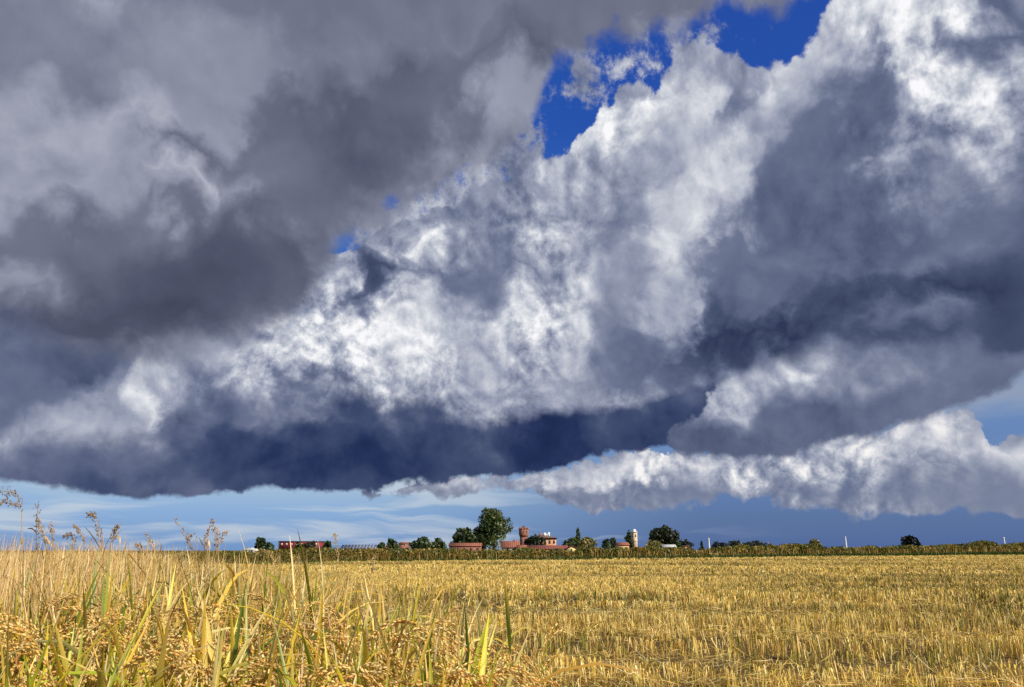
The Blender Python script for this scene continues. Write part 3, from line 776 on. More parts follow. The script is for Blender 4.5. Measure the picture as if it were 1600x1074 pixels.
# ------------------------------------------------------------------ stubble
stub, litter = Acc(), Acc()
ROW_A = math.radians(-5.0)                    # rows run nearly across the view
ca, sa = math.cos(ROW_A), math.sin(ROW_A)
def field_noise(x, y, s, o=0.0):
    return np.array([mnoise.noise((a * s, b * s, o)) for a, b in zip(x, y)])
def scatter_field(y0, y1, dens, grow=1.12):
    xl, xr = -0.80 * y1 - 2, 0.80 * y1 + 2
    n = int(dens * (xr - xl) * (y1 - y0))
    x, y = rng.uniform(xl, xr, n), rng.uniform(y0, y1, n)
    k = (np.abs(x) < 0.74 * y + 1.5) & (x > rice_edge(y) - 0.1) & (y < edge_y(x) - 0.8)
    return x[k], y[k]
def to_rows(x, y, pitch, jit):
    u, v = x * ca + y * sa, -x * sa + y * ca
    v = np.round(v / pitch) * pitch + rng.normal(0, jit, len(v))
    return u * ca - v * sa, u * sa + v * ca, v
TRACKS = [8.9, 10.6, 14.2, 16.0, 21.5, 23.4, 31.0, 33.2, 47.0, 49.5, 71.0, 74.0, 104.0]
SC_ = [(236, 200, 112), (244, 214, 132), (222, 184, 92), (248, 226, 156), (198, 158, 80), (224, 198, 86)]
SG = [(150, 146, 60), (120, 128, 48), (168, 156, 70)]
def swath(u, v):
    """across the field, long bands cut short and bands left standing"""
    return np.array([mnoise.noise((a * 0.035, b * 0.55, 3.0)) * 0.7 + mnoise.noise((a * 0.02, math.log(max(b, 1)) * 7.0, 8.0)) * 0.8 + mnoise.noise((a * 0.5, b * 1.1, 1.0)) * 0.3 for a, b in zip(u, v)]) * 1.7
DARK_ROWS = []                                # thin weedy rows with regrowth; shade between stalks painted into their colour
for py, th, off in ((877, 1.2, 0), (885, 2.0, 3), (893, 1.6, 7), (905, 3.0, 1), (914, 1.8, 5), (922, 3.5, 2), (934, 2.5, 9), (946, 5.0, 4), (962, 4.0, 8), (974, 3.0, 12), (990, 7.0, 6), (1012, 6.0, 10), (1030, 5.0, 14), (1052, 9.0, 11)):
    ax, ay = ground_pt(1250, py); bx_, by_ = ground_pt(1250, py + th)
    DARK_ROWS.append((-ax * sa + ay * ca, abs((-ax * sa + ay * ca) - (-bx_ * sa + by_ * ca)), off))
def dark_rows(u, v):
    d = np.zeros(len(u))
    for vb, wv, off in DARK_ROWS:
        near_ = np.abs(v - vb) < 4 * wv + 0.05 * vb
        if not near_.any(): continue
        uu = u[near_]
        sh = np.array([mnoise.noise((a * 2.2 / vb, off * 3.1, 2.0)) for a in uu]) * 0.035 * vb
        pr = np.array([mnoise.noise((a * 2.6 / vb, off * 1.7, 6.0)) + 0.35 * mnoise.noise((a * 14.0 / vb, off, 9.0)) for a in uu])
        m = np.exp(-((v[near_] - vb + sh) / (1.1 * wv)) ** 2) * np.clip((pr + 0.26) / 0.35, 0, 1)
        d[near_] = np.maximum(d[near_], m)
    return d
def stubble(y0, y1, hills, per, w, hgt, pitch, jit, segs):
    hx, hy = scatter_field(y0, y1, hills)
    hx, hy, hv = to_rows(hx, hy, pitch, jit)
    hu = hx * ca + hy * sa
    big = swath(hu, hv)
    tr = np.min(np.abs(hv[:, None] - np.array(TRACKS)[None, :]) / (0.14 + 0.006 * hv[:, None]), 1)
    tr = np.where(np.array([mnoise.noise((a * .12, b * .2, 5.0)) for a, b in zip(hu, hv)]) > .12, 9.0, tr)
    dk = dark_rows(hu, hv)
    keep = (big > -0.5 + rng.uniform(-.15, .15, len(hx))) & (rng.uniform(0, 1, len(hx)) > dk * 0.6) & ((tr > 1.0) | (rng.uniform(0, 1, len(hx)) < 0.15))
    hx, hy, big, tr, dk = hx[keep], hy[keep], big[keep], tr[keep], dk[keep]
    n = len(hx)
    lean_y, lean_a = rng.uniform(0, 6.28, n), np.abs(rng.normal(0.08, 0.1, n))
    hh = hgt * np.clip(1 + 0.5 * big, .35, 1.45) * np.where(tr < 1.8, 0.6, 1.0)
    green = rng.uniform(0, 1, n) < 0.12 + 0.35 * ((tr < 2.2) | (dk > .35))
    tone = rng.uniform(0.85, 1.12, n) * (1 - 0.55 * dk * rng.uniform(.5, 1.2, n)) * (1 + 0.16 * np.clip(-big, -1, 1))  # dark rows: stalk colour lowered to stand for shade in the gaps
    for _ in range(per):
        base = np.stack([hx + rng.normal(0, .028 + w, n), hy + rng.normal(0, .028 + w, n), 0 * hx], -1)
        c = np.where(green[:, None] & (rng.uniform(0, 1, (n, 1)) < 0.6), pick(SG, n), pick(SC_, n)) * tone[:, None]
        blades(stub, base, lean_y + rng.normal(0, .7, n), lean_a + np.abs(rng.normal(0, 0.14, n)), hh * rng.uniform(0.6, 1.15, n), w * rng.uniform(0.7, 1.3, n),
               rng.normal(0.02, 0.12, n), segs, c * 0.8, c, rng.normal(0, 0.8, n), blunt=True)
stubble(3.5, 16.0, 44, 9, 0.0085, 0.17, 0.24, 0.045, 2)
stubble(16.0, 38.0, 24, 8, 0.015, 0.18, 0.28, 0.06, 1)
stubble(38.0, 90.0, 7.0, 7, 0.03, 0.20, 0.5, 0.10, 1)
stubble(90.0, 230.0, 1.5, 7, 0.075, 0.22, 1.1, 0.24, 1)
tag(stub.build('rice_stubble', MAT['straw']), 'golden rice stubble in rows across the harvested field', 'stubble', kind='stuff')

def loose(y0, y1, dens, w, ln):
    x, y = scatter_field(y0, y1, dens)
    big = swath(x * ca + y * sa, -x * sa + y * ca)
    big = -big
    k = big > 0.1 + rng.uniform(-.35, .35, len(x)); x, y, big = x[k], y[k], big[k]
    n = len(x)
    base = np.stack([x, y, rng.uniform(0.01, 0.12, n) + 0.12 * np.clip(big, 0, 1)], -1)
    c = pick(STRAWS + SC_, n, 0.2)
    blades(litter, base, rng.uniform(0, 6.28, n), rng.normal(1.5, 0.22, n), ln * rng.uniform(0.5, 1.3, n), w * rng.uniform(.7, 1.3, n), rng.normal(0.1, 0.5, n), 3, c, c, rng.normal(0, .6, n))
loose(3.5, 14.0, 260, 0.0065, 0.24)
loose(14.0, 36.0, 60, 0.012, 0.28)
loose(36.0, 100.0, 3.5, 0.035, 0.5)
tag(litter.build('loose_straw', MAT['straw']), 'pale cut straw lying loose between the stubble rows', 'straw', kind='stuff')

# ------------------------------------------------------------------ hedge and rough grass along the far edge
hedge, verge = Acc(), Acc()
xs = rng.uniform(-75, 135, 120000)
ey = edge_y(xs)
dep = np.abs(rng.normal(0, 1.0, len(xs))) * 2.0 + rng.uniform(0, 1.5, len(xs))
hn = np.array([mnoise.noise((x * 0.35, 1.0, 0.0)) * 0.6 + mnoise.noise((x * 0.09, 5.0, 0.0)) * 0.7 for x in xs])
top_px = np.interp(xs / ey, [-.7, -.45, -.36, -.3, -.2, -.13, -.06, -.02, .0, .05, .063, .069, .080, .088, .16, .24, .33, .39, .48, .55, .63, .7], [863, 861.5, 861, 859.5, 858.5, 856.5, 855.5, 857.5, 860, 860, 861.5, 867, 867, 857.5, 854, 856.5, 851.5, 856, 854.5, 852.5, 852.5, 851])
top = CAM_H + (860 - top_px) * 0.94 * np.hypot(xs, ey) / FPX + 0.02 * ey * hn * 0.42
top = np.maximum(top, 0.45)

zz_ = np.clip(rng.beta(1.5, 1.25, len(xs)), 0, 1) * top
kcol = np.array([mnoise.noise((x * 0.5, z * 0.8, 9.0)) for x, z in zip(xs, zz_)])
dark = pick([(86, 92, 40), (104, 102, 44), (72, 82, 38), (116, 108, 46)], len(xs), .25)
gold = pick([(150, 134, 58), (128, 116, 50), (160, 142, 70), (120, 104, 48), (128, 92, 50)], len(xs), .25)
lowg = pick([(84, 100, 40), (68, 88, 36), (98, 112, 44)], len(xs), .25)
hrel = zz_ / top
cc_ = np.where(((kcol + rng.normal(0, .25, len(xs)) > 0.12) & (hrel > 0.25))[:, None], gold, np.where((hrel < 0.3)[:, None], lowg, dark))
def leaf_quads(acc, pos, size, col, up=0.0, asp=1.7):
    n = len(pos)
    d = rng.normal(0, 1, (n, 3)); d[:, 2] += up; d /= np.linalg.norm(d, axis=1, keepdims=True)
    h = rng.normal(0, 1, (n, 3)); a = np.cross(d, h); a /= np.linalg.norm(a, axis=1, keepdims=True)
    s = np.broadcast_to(np.asarray(size, float), (n,))[:, None]
    b = d * s * asp * 0.5; a = a * s * 0.5
    V = np.stack([pos - b, pos + a - b * 0.1, pos + b, pos - a - b * 0.1], 1)
    i = (np.arange(n) * 4)[:, None] + np.arange(4)[None]
    acc.add(V.reshape(-1, 3), i, C=np.repeat(col[:, None], 4, 1).reshape(-1, 3))
leaf_quads(hedge, np.stack([xs, ey + 1.2 + dep, zz_], -1), 0.0015 * ey * rng.uniform(.6, 1.6, len(xs)), cc_, 0.6, 2.0)
n = 9000                                       # dry reeds and seed stems standing out of the hedge
x = rng.uniform(-75, 135, n); e_ = edge_y(x); tp = np.interp(x / e_, [-.7, -.45, -.36, -.3, -.2, -.13, -.06, -.02, .0, .05, .063, .069, .080, .088, .16, .24, .33, .39, .48, .55, .63, .7], [863, 861.5, 861, 859.5, 858.5, 856.5, 855.5, 857.5, 860, 860, 861.5, 867, 867, 857.5, 854, 856.5, 851.5, 856, 854.5, 852.5, 852.5, 851])
hh = np.maximum(0.4, CAM_H + (860 - tp) * 0.94 * np.hypot(x, e_) / FPX) * rng.uniform(0.55, 1.06, n)
c = pick([(170, 140, 72), (140, 112, 54), (190, 164, 96), (110, 96, 44)], n, .2)
blades(hedge, np.stack([x, e_ + 0.9 + rng.uniform(0, 3, n), 0 * x], -1), rng.uniform(0, 6.28, n), rng.uniform(0, .22, n), hh, 0.0009 * e_, rng.uniform(0, .4, n), 3, c * .7, c)
tag(hedge.build('hedgerow', MAT['hedge']), 'low tangled hedgerow of green and rusty brown growth behind the field', 'hedge', kind='stuff')
n = 22000
x = rng.uniform(-75, 135, n); e_ = edge_y(x)
c = pick([(60, 84, 26), (76, 98, 34), (92, 104, 40), (48, 68, 22)], n, .25)
blades(verge, np.stack([x, e_ + rng.uniform(-0.6, 1.6, n), 0 * x], -1), rng.uniform(0, 6.28, n), rng.uniform(0, .4, n), 0.0052 * e_ * rng.uniform(.5, 1.2, n), 0.0011 * e_, rng.uniform(0, .8, n), 2, c * .8, c)
tag(verge.build('verge_grass', MAT['hedge']), 'dark green grass strip at the foot of the hedgerow', 'grass', kind='stuff')

# ------------------------------------------------------------------ trees
def crown_points(lobes, n):
    P_, N_, K = [], [], []
    w = np.array([l[3] * l[4] for l in lobes]) + 0.15 * lobes[0][3] * lobes[0][4]; w = w / w.sum()
    for k, (cx, cy, cz, rx, rz) in enumerate(lobes):
        m = int(n * w[k]) + 6
        d = rng.normal(0, 1, (m, 3)); d /= np.linalg.norm(d, axis=1, keepdims=True)
        r = rng.uniform(0.25, 1.0, (m, 1)) ** 0.45 * rng.uniform(0.9, 1.08, (m, 1))
        P_.append(np.array([cx, cy, cz]) + d * r * np.array([rx, rx, rz])); K.append(np.full(m, k))
    return np.concatenate(P_), np.concatenate(K)

def tree(name, label, px, top_y, wpx, Y, shape='round', cols=((44, 56, 30), (56, 68, 34), (34, 46, 26)), leaf=0.75, n=900, bare=0.18, group=None, seed=0, cat='tree', nl=18):
    global rng
    keep = rng; rng = np.random.default_rng(1000 + seed)
    x0, ztop = pt(px, top_y, Y)
    xa, _ = pt(px - wpx / 2, top_y, Y); xb, _ = pt(px + wpx / 2, top_y, Y)
    R = 0.5 * (xb - xa)
    root = empty(name, (x0, Y, 0), label, cat, group)
    zb = ztop * bare
    hc, rzc = 0.5 * (ztop + zb), 0.5 * (ztop - zb)
    lobes = []
    if shape == 'round':
        for k in range(nl):
            d = rng.normal(0, 1, 3); d /= np.linalg.norm(d)
            f = rng.uniform(0.35, 0.72)
            lr = R * rng.uniform(0.26, 0.42)
            lobes.append((d[0] * R * f, d[1] * R * f, hc + d[2] * rzc * f, lr, min(lr * rng.uniform(.75, 1.1), rzc * 0.5)))
        lobes.append((0, 0, hc, R * 0.62, rzc * 0.68))
    elif shape == 'tall':
        for k in range(nl):
            t = rng.uniform(0.05, 0.95); a = rng.uniform(0, 6.28)
            rad = R * (0.30 + 0.62 * math.sin(math.pi * min(1, t * 0.9 + 0.1))) * rng.uniform(0.3, 0.85)
            lr = R * rng.uniform(0.24, 0.38)
            lobes.append((rad * math.cos(a), rad * math.sin(a), zb + (ztop - zb) * t * 0.9 + lr * 0.3, lr, lr * rng.uniform(.8, 1.2)))
        lobes.append((0, 0, hc, R * 0.5, rzc * 0.75))
    elif shape == 'dome':
        for k in range(nl):
            a = rng.uniform(0, 6.28); t = rng.uniform(0, 1)
            rad = R * 0.78 * math.sqrt(max(0, 1 - (t * 0.9) ** 2)) * rng.uniform(.5, 1)
            lr = R * rng.uniform(.22, .34)
            lobes.append((rad * math.cos(a), rad * math.sin(a), zb + (ztop - zb - lr * .6) * t, lr, lr * .8))
        lobes.append((0, 0, zb + rzc * 0.8, R * 0.78, rzc * 1.05))
    elif shape == 'cone':
        for k in range(nl + 6):
            t = rng.uniform(0, 1) ** 1.2; a = rng.uniform(0, 6.28)
            rad = R * (1 - t) * rng.uniform(.35, .8)
            lr = R * (0.16 + 0.30 * (1 - t))
            lobes.append((rad * math.cos(a), rad * math.sin(a), zb + (ztop - zb) * t * 0.95, lr, lr * .7))
        for k in range(9):
            t = k / 8; lobes.append((0, 0, zb + (ztop - zb) * t * .95, R * (.2 + .45 * (1 - t)), (ztop - zb) * .09))
    P_, K = crown_points(lobes, n)
    # fit the outline to its surveyed height and spread
    P_[:, 2] = zb + (P_[:, 2] - P_[:, 2].min()) * (ztop - zb) / (np.percentile(P_[:, 2], 99.7) - P_[:, 2].min())
    P_[:, :2] *= R / np.percentile(np.abs(P_[:, 0]), 99.3)
    lob = pick(cols, len(lobes), .22)
    c = lob[K] * rng.uniform(.65, 1.35, (len(P_), 1))
    cr = Acc()
    leaf_quads(cr, P_, leaf * rng.uniform(.6, 1.35, len(P_)), np.clip(c, 0, 1), 0.2, 1.5)
    cr.build('crown', MAT['leaf'], root)
    tk = Acc()
    hgt = zb + (ztop - zb) * 0.7; r0 = max(0.12, 0.028 * ztop)
    bx, by = rng.normal(0, .03 * ztop, 2)
    tk.tube([(0, 0, -0.1), (bx * .3, by * .3, hgt * .35), (bx, by, hgt * .7), (bx * 1.2, by * 1.2, hgt)], [r0 * 1.25, r0, r0 * .6, r0 * .2], 8)
    for k in range(6):
        l = lobes[rng.integers(0, len(lobes))]; t = rng.uniform(.35, .8)
        s = Vector((bx * t, by * t, hgt * t)); e = Vector((l[0], l[1], min(l[2], ztop * .9)))
        m_ = s.lerp(e, .5) + Vector((0, 0, .05 * ztop))
        tk.tube([s, m_, e], [r0 * .45, r0 * .28, r0 * .08], 5)
    tk.build('trunk', MAT['bark'], root, smooth=True)
    rng = keep
    return root

DK = ((58, 74, 40), (72, 88, 46), (48, 62, 36)); MD = ((70, 84, 40), (86, 98, 48), (58, 74, 38)); OL = ((120, 118, 64), (134, 124, 68), (104, 106, 58)); FARB = ((48, 60, 58), (56, 68, 62), (42, 54, 54))
T = [
 ('tree', 'taller dark tree standing just left of the dark red shed', 408, 840, 15, 300, 'round', DK, .7, 420, .2),
 ('bush', 'low dark bush between the taller tree and the red shed wall', 421, 848, 15, 296, 'dome', DK, .6, 320, .05),
 ('bush', 'dark bush in front of the middle of the dark red shed, left of two', 468, 848, 13, 285, 'round', DK, .55, 330, .1),
 ('bush', 'brownish bush in front of the dark red shed, right of two', 485, 846.5, 16, 288, 'round', ((52, 52, 32), (44, 48, 30), (62, 56, 36)), .55, 360, .1),
 ('tree', 'small forked dark tree off the right end of the dark red shed', 512, 846, 13, 300, 'round', DK, .6, 220, .25),
 ('bush', 'rounded dark bush at the right end of the blue grey roof', 595, 848, 16, 305, 'dome', DK, .6, 340, .05),
 ('tree', 'dark round tree left of the small brick gable', 613, 842.5, 20, 308, 'round', DK, .65, 480, .12),
 ('tree', 'broad dark tree right of the small brick gable, first in its row', 658, 839.5, 36, 312, 'round', DK, .75, 800, .06),
 ('tree', 'dark tree next to the end of the long brick wall, second in its row', 687, 842, 30, 316, 'round', DK, .75, 650, .06),
 ('tree', 'wide dome shaped dark tree above the long brick wall', 725, 826, 40, 335, 'dome', DK, .8, 1300, .3),
 ('tree', 'dark tree squeezed between the domed tree and the tall poplar', 751, 824, 28, 342, 'round', DK, .8, 900, .12),
 ('poplar_tree', 'tallest tree, a full leafy poplar left of the brick castle tower', 772, 796, 54, 345, 'round', MD, .7, 3400, .04),
 ('bush', 'large smooth clipped dark bush in front of the castle house', 836, 837, 33, 318, 'dome', ((30, 40, 22), (34, 44, 24)), .6, 1300, .02),
 ('bush', 'dark rounded bush at the foot of the spiky conifer', 893, 841, 30, 345, 'dome', DK, .7, 700, .05),
 ('conifer', 'spiky dark conifer rising behind the yellow house', 903, 826, 15, 350, 'cone', DK, .65, 480, .12),
 ('bush', 'pale olive shrub right of the spiky conifer', 919, 839.5, 26, 322, 'round', OL, .65, 560, .1),
 ('cypress_tree', 'left one of a pair of dark cypresses beyond the hedge', 947, 842.5, 12, 320, 'dome', DK, .55, 380, .04),
 ('cypress_tree', 'right one of a pair of dark cypresses beyond the hedge', 957, 840.5, 12, 324, 'dome', DK, .55, 400, .04),
 ('tree', 'slim green tree against the left side of the bell tower', 983, 829, 13, 366, 'tall', MD, .7, 520, .08),
 ('tree', 'big broad dark tree right of the bell tower', 1037, 822.5, 44, 350, 'round', ((44, 52, 30), (58, 62, 36), (36, 44, 26)), .8, 1900, .1),
 ('tree', 'thin dark tree top beside the big broad tree by the bell tower', 1017, 829, 8, 356, 'tall', DK, .6, 180, .15),
 ('bush', 'olive green bush below the big broad tree, left of the grey roof', 1022, 845, 30, 312, 'dome', OL, .6, 620, .03),
 ('tree', 'blue green tree right of the grey roofed shed', 1071, 844, 24, 380, 'round', FARB, .8, 520, .1),
 ('bush', 'mid green bush between the grey roof and the small pale house', 1058, 847, 14, 318, 'round', MD, .6, 300, .06),
 ('conifer', 'tiny dark conifer left of the first white mast', 1096, 846.5, 8, 420, 'cone', DK, .7, 160, .1),
 ('tree', 'far dark tree just right of the first white mast', 1125, 847, 26, 520, 'round', FARB, 1.1, 420, .1),
 ('tree', 'far dark tree left of the longest distant treetop', 1150, 845.5, 24, 520, 'round', FARB, 1.1, 420, .1),
 ('tree', 'longest low dark treetop on the distant skyline', 1175, 846, 44, 530, 'round', FARB, 1.1, 640, .1),
 ('tree', 'small far dark tree left of the grey olive round tree', 1255, 852, 13, 520, 'round', FARB, 1.0, 190, .1),
 ('tree', 'grey olive round tree alone above the hedge, right half of the view', 1271, 843, 19, 420, 'round', OL, .9, 460, .18),
 ('tree', 'small far dark tree left of the second white mast', 1308, 855, 16, 520, 'round', FARB, 1.0, 190, .1),
 ('tree', 'nearly black round tree standing alone far right above the hedge', 1421, 838, 28, 260, 'dome', ((20, 26, 18), (24, 30, 20)), .6, 1000, .1),
]
for i, (nm, lb, px, ty, w, Y, sh, cols, lf, n, bare) in enumerate(T):
    tree(nm, lb, px, ty, w, Y, sh, cols, lf, int(n * 1.5), bare, seed=i, cat={'bush': 'bush', 'conifer': 'conifer'}.get(nm, 'tree'))

# ------------------------------------------------------------------ buildings
def wid(px0, px1, Y): return pt(px1, 858, Y)[0] - pt(px0, 858, Y)[0]
def hz(py, px, Y): return pt(px, py, Y)[1]
def gable_house(name, label, cat, px0, px1, eave_y, ridge_y, Y, wall, roof, depth=8.0, rz=0.0, along=True, over=0.35, extra=None):
    """gabled building; along=True puts the ridge across the view"""
    pc = 0.5 * (px0 + px1); W = wid(px0, px1, Y) / 2
    ze, zr = hz(eave_y, pc, Y), hz(ridge_y, pc, Y)
    root = empty(name, (pt(pc, 858, Y)[0], Y, 0), label, cat, rz=rz)
    a, r = Acc(), Acc()
    D = depth / 2
    if along:
        n = 5
        prof = [(-D, 0), (D, 0), (D, ze), (0, zr - .12), (-D, ze)]
        v = [(-W, y, z) for y, z in prof] + [(W, y, z) for y, z in prof]
        q = [(i, (i + 1) % n, n + (i + 1) % n, n + i) for i in range(n)]
        a.add(v, q, [(0, i + 1, i) for i in range(1, n - 1)] + [(n, n + i, n + i + 1) for i in range(1, n - 1)])
        k = (zr - ze) / D
        for s in (-1, 1):
            y1, z1 = s * (D + over), ze - over * k
            v = [(-W - over, 0, zr), (W + over, 0, zr), (W + over, y1, z1), (-W - over, y1, z1)]
            v += [(p[0], p[1], p[2] + .16) for p in v]
            r.add(v, [(0, 1, 2, 3), (4, 7, 6, 5), (3, 2, 6, 7), (0, 3, 7, 4), (1, 5, 6, 2)])
    else:
        a.poly_prism([(-W, 0), (W, 0), (W, ze), (0, zr - .12), (-W, ze)], -D, D)
        k = (zr - ze) / W
        for s in (-1, 1):
            x1, z1 = s * (W + over), ze - over * k
            v = [(0, -D - over, zr), (0, D + over, zr), (x1, D + over, z1), (x1, -D - over, z1)]
            v += [(p[0], p[1], p[2] + .16) for p in v]
            r.add(v, [(0, 1, 2, 3), (4, 7, 6, 5), (3, 2, 6, 7), (0, 3, 7, 4), (1, 5, 6, 2)])
    a.build('wall', wall, root); r.build('roof', roof, root)
    return root, W, D, ze, zr

def win(root, x, z, w, h, y, mat, name='window', axis='y'):
    a = Acc()
    a.box(x - w / 2, x + w / 2, y - 0.06, y + 0.1, z - h / 2, z + h / 2)
    f = a.build(name, mat, root)
    s = Acc(); s.box(x - w / 2 - .08, x + w / 2 + .08, y - 0.14, y - 0.063, z - h / 2 - .12, z - h / 2 - .02)
    s.build('sill', MAT['grey'], f)
    return f

# dark red shed
Y = 305; W = wid(441, 503, Y) / 2; xc = pt(472, 858, Y)[0]; zt = hz(846, 472, Y)
sh = empty('red_shed', (xc, Y, 0), 'long flat dark red shed with a row of small pale windows', 'shed')
a = Acc(); a.box(-W, W, -5, 5, 0, zt - .25); a.build('wall', MAT['maroon'], sh)
a = Acc(); a.box(-W - .15, W + .15, -5.15, 5.15, zt - .25, zt); a.build('roof', MAT['edge'], sh)
for k in range(8):
    win(sh, -W + (k + .6) * 2 * W / 8.2, zt - 1.05, 0.62, .5, -5, MAT['pane'])
a = Acc(); a.box(-W - .08, -W + .25, -5.12, -5.002, 0, zt - .26); a.build('corner_trim', MAT['edge'], sh)
a = Acc(); a.box(W - .25, W + .08, -5.12, -5.002, 0, zt - .26); a.build('corner_trim', MAT['edge'], sh)
# blue grey roofed shed
r_, W, D, ze, zr = gable_house('metal_shed', 'low shed with a ribbed blue grey sheet roof right of the red shed', 'shed', 536, 587, 860.5, 852, 300, MAT['grey'], MAT['slate'], 9)
for k in range(4): win(r_, -W + (k + .5) * 2 * W / 4, ze * .55, 1.1, .7, -4.5, MAT['darkpane'])
# small brick house and gable
r_, W, D, ze, zr = gable_house('brick_house', 'small low brick house half hidden between two round dark trees', 'house', 592, 605, 857, 853, 316, MAT['brick'], MAT['tile'], 6)
win(r_, -.6, ze * .6, .7, .8, -3, MAT['darkpane']); win(r_, .8, ze * .6, .7, .8, -3, MAT['darkpane'])
r_, W, D, ze, zr = gable_house('brick_barn', 'pinkish brick barn end with a white vent between dark trees', 'barn', 625.5, 638, 849.8, 848, 320, MAT['brick'], MAT['tile'], 9)
win(r_, 1.0, ze - .4, .6, .5, -4.5, MAT['white'], 'vent'); win(r_, -.6, ze * .45, .9, 1.0, -4.5, MAT['darkpane'])
# long brick wall range
r_, W, D, ze, zr = gable_house('brick_farmhouse', 'long low brick farm range under the domed tree', 'farmhouse', 703, 752, 853.5, 849.2, 322, MAT['brick'], MAT['tile'], 8)
for k in range(5): win(r_, -W + (k + .5) * 2 * W / 5, ze * .55, .9, 1.0, -4, MAT['darkpane'])
r_, W, D, ze, zr = gable_house('pale_house', 'distant pale house whose roof just clears the hedge at the far left', 'house', 384, 402, 859.2, 856.4, 420, MAT['white'], MAT['greysheet'], 8)
for k in (-.5, .5): win(r_, W * k, ze * .55, .9, 1.1, -4, MAT['darkpane'])
# terracotta roofed house by the poplar
r_, W, D, ze, zr = gable_house('terracotta_house', 'grey walled house with a wide terracotta roof right of the poplar trunk', 'house', 784, 811, 855.5, 846.2, 312, MAT['grey'], MAT['tile'], 9)
win(r_, -W * .25, ze * .45, 1.1, 1.9, -4.5, MAT['darkpane'], 'door'); win(r_, W * .4, ze * .55, .9, 1.0, -4.5, MAT['darkpane'])
a = Acc(); a.box(W * .35, W * .35 + .7, -.4, .4, zr - .3, zr + .9); f = a.build('chimney', MAT['brick'], r_)
# lower hipped annexe
r_, W, D, ze, zr = gable_house('terracotta_annexe', 'low annexe with a sloping terracotta roof under the castle tower', 'annexe', 808, 822, 858, 852.5, 306, MAT['ochre'], MAT['tile'], 7)
win(r_, 0, ze * .5, .9, .6, -3.5, MAT['darkpane'])
# long low terracotta range
r_, W, D, ze, zr = gable_house('terracotta_range', 'long low range with a dull red roof in front of the castle', 'farm range', 822, 886, 858.2, 853, 308, MAT['ochre'], MAT['redtile'], 8)
for k in range(5): win(r_, -W + (k + .5) * 2 * W / 5, ze * .5, .9, .7, -4, MAT['darkpane'])
# yellow house, gable towards us
r_, W, D, ze, zr = gable_house('yellow_house', 'pale yellow gabled house at the right end of the red roofed range', 'house', 884, 902, 857.8, 853.6, 300, MAT['yellow'], MAT['redtile'], 8, along=False)
win(r_, -W * .15, ze * .72, .6, .9, -4, MAT['darkpane']); win(r_, W * .55, ze * .5, .6, .8, -4, MAT['darkpane'])

# brick castle tower
Y = 352; xc = pt(818.5, 858, Y)[0]; k = wid(0, 1, Y)
tw = empty('castle_tower', (xc, Y, 0), 'tall brick castle tower with a flared battlemented top', 'tower', rz=math.radians(24))
zt = hz(828, 818, Y); zc = hz(835.5, 818, Y); hs = 4.6 * k
a = Acc(); a.box(-hs, hs, -hs, hs, 0, zc); a.build('shaft', MAT['brick'], tw)
a = Acc()
pr = [(hs, zc - 1.2), (hs * 1.26, zc), (hs * 1.26, zt)]
v = []
for h_, z_ in pr: v += [(-h_, -h_, z_), (h_, -h_, z_), (h_, h_, z_), (-h_, h_, z_)]
a.add([(p[0] * 1.004, p[1] * 1.004, p[2]) for p in v], [(i * 4 + j, i * 4 + (j + 1) % 4, i * 4 + 4 + (j + 1) % 4, i * 4 + 4 + j) for i in range(2) for j in range(4)] + [(8, 9, 10, 11), (3, 2, 1, 0)])
pa = a.build('parapet', MAT['brick'], tw)
for s in range(4):
    for t_ in (-.82, 0, .82):
        c_, s_ = math.cos(s * math.pi / 2), math.sin(s * math.pi / 2)
        x, y = hs * 1.26 * t_ * .98, -hs * 1.26 + .3
        X, Y_ = x * c_ - y * s_, x * s_ + y * c_
        a = Acc(); a.box(X - .38, X + .38, Y_ - .3, Y_ + .3, zt + .002, zt + .95); a.build('merlon', MAT['brick'], pa)
a = Acc(); a.box(-hs * .5, hs * .35, -hs * .5, hs * .35, zt + .004, hz(824.2, 818, Y)); tu = a.build('turret', MAT['brick'], tw)
a = Acc(); t0 = hz(824.2, 818, Y); h1, h2 = -hs * .58, hs * .43
a.add([(h1, h1, t0 + .003), (h2, h1, t0 + .003), (h2, h2, t0 + .003), (h1, h2, t0 + .003), ((h1 + h2) / 2, (h1 + h2) / 2, t0 + .9)], [(3, 2, 1, 0)], [(0, 1, 4), (1, 2, 4), (2, 3, 4), (3, 0, 4)])
a.build('turret_roof', MAT['browntile'], tu)
for z_ in (.45, .72): win(tw, 0, zc * z_, .5, 1.1, -hs, MAT['darkpane'])
for t_ in (-.5, .5): win(tw, hs * t_, (zc + zt) / 2 + .2, .5, .8, -hs * 1.266, MAT['darkpane'])
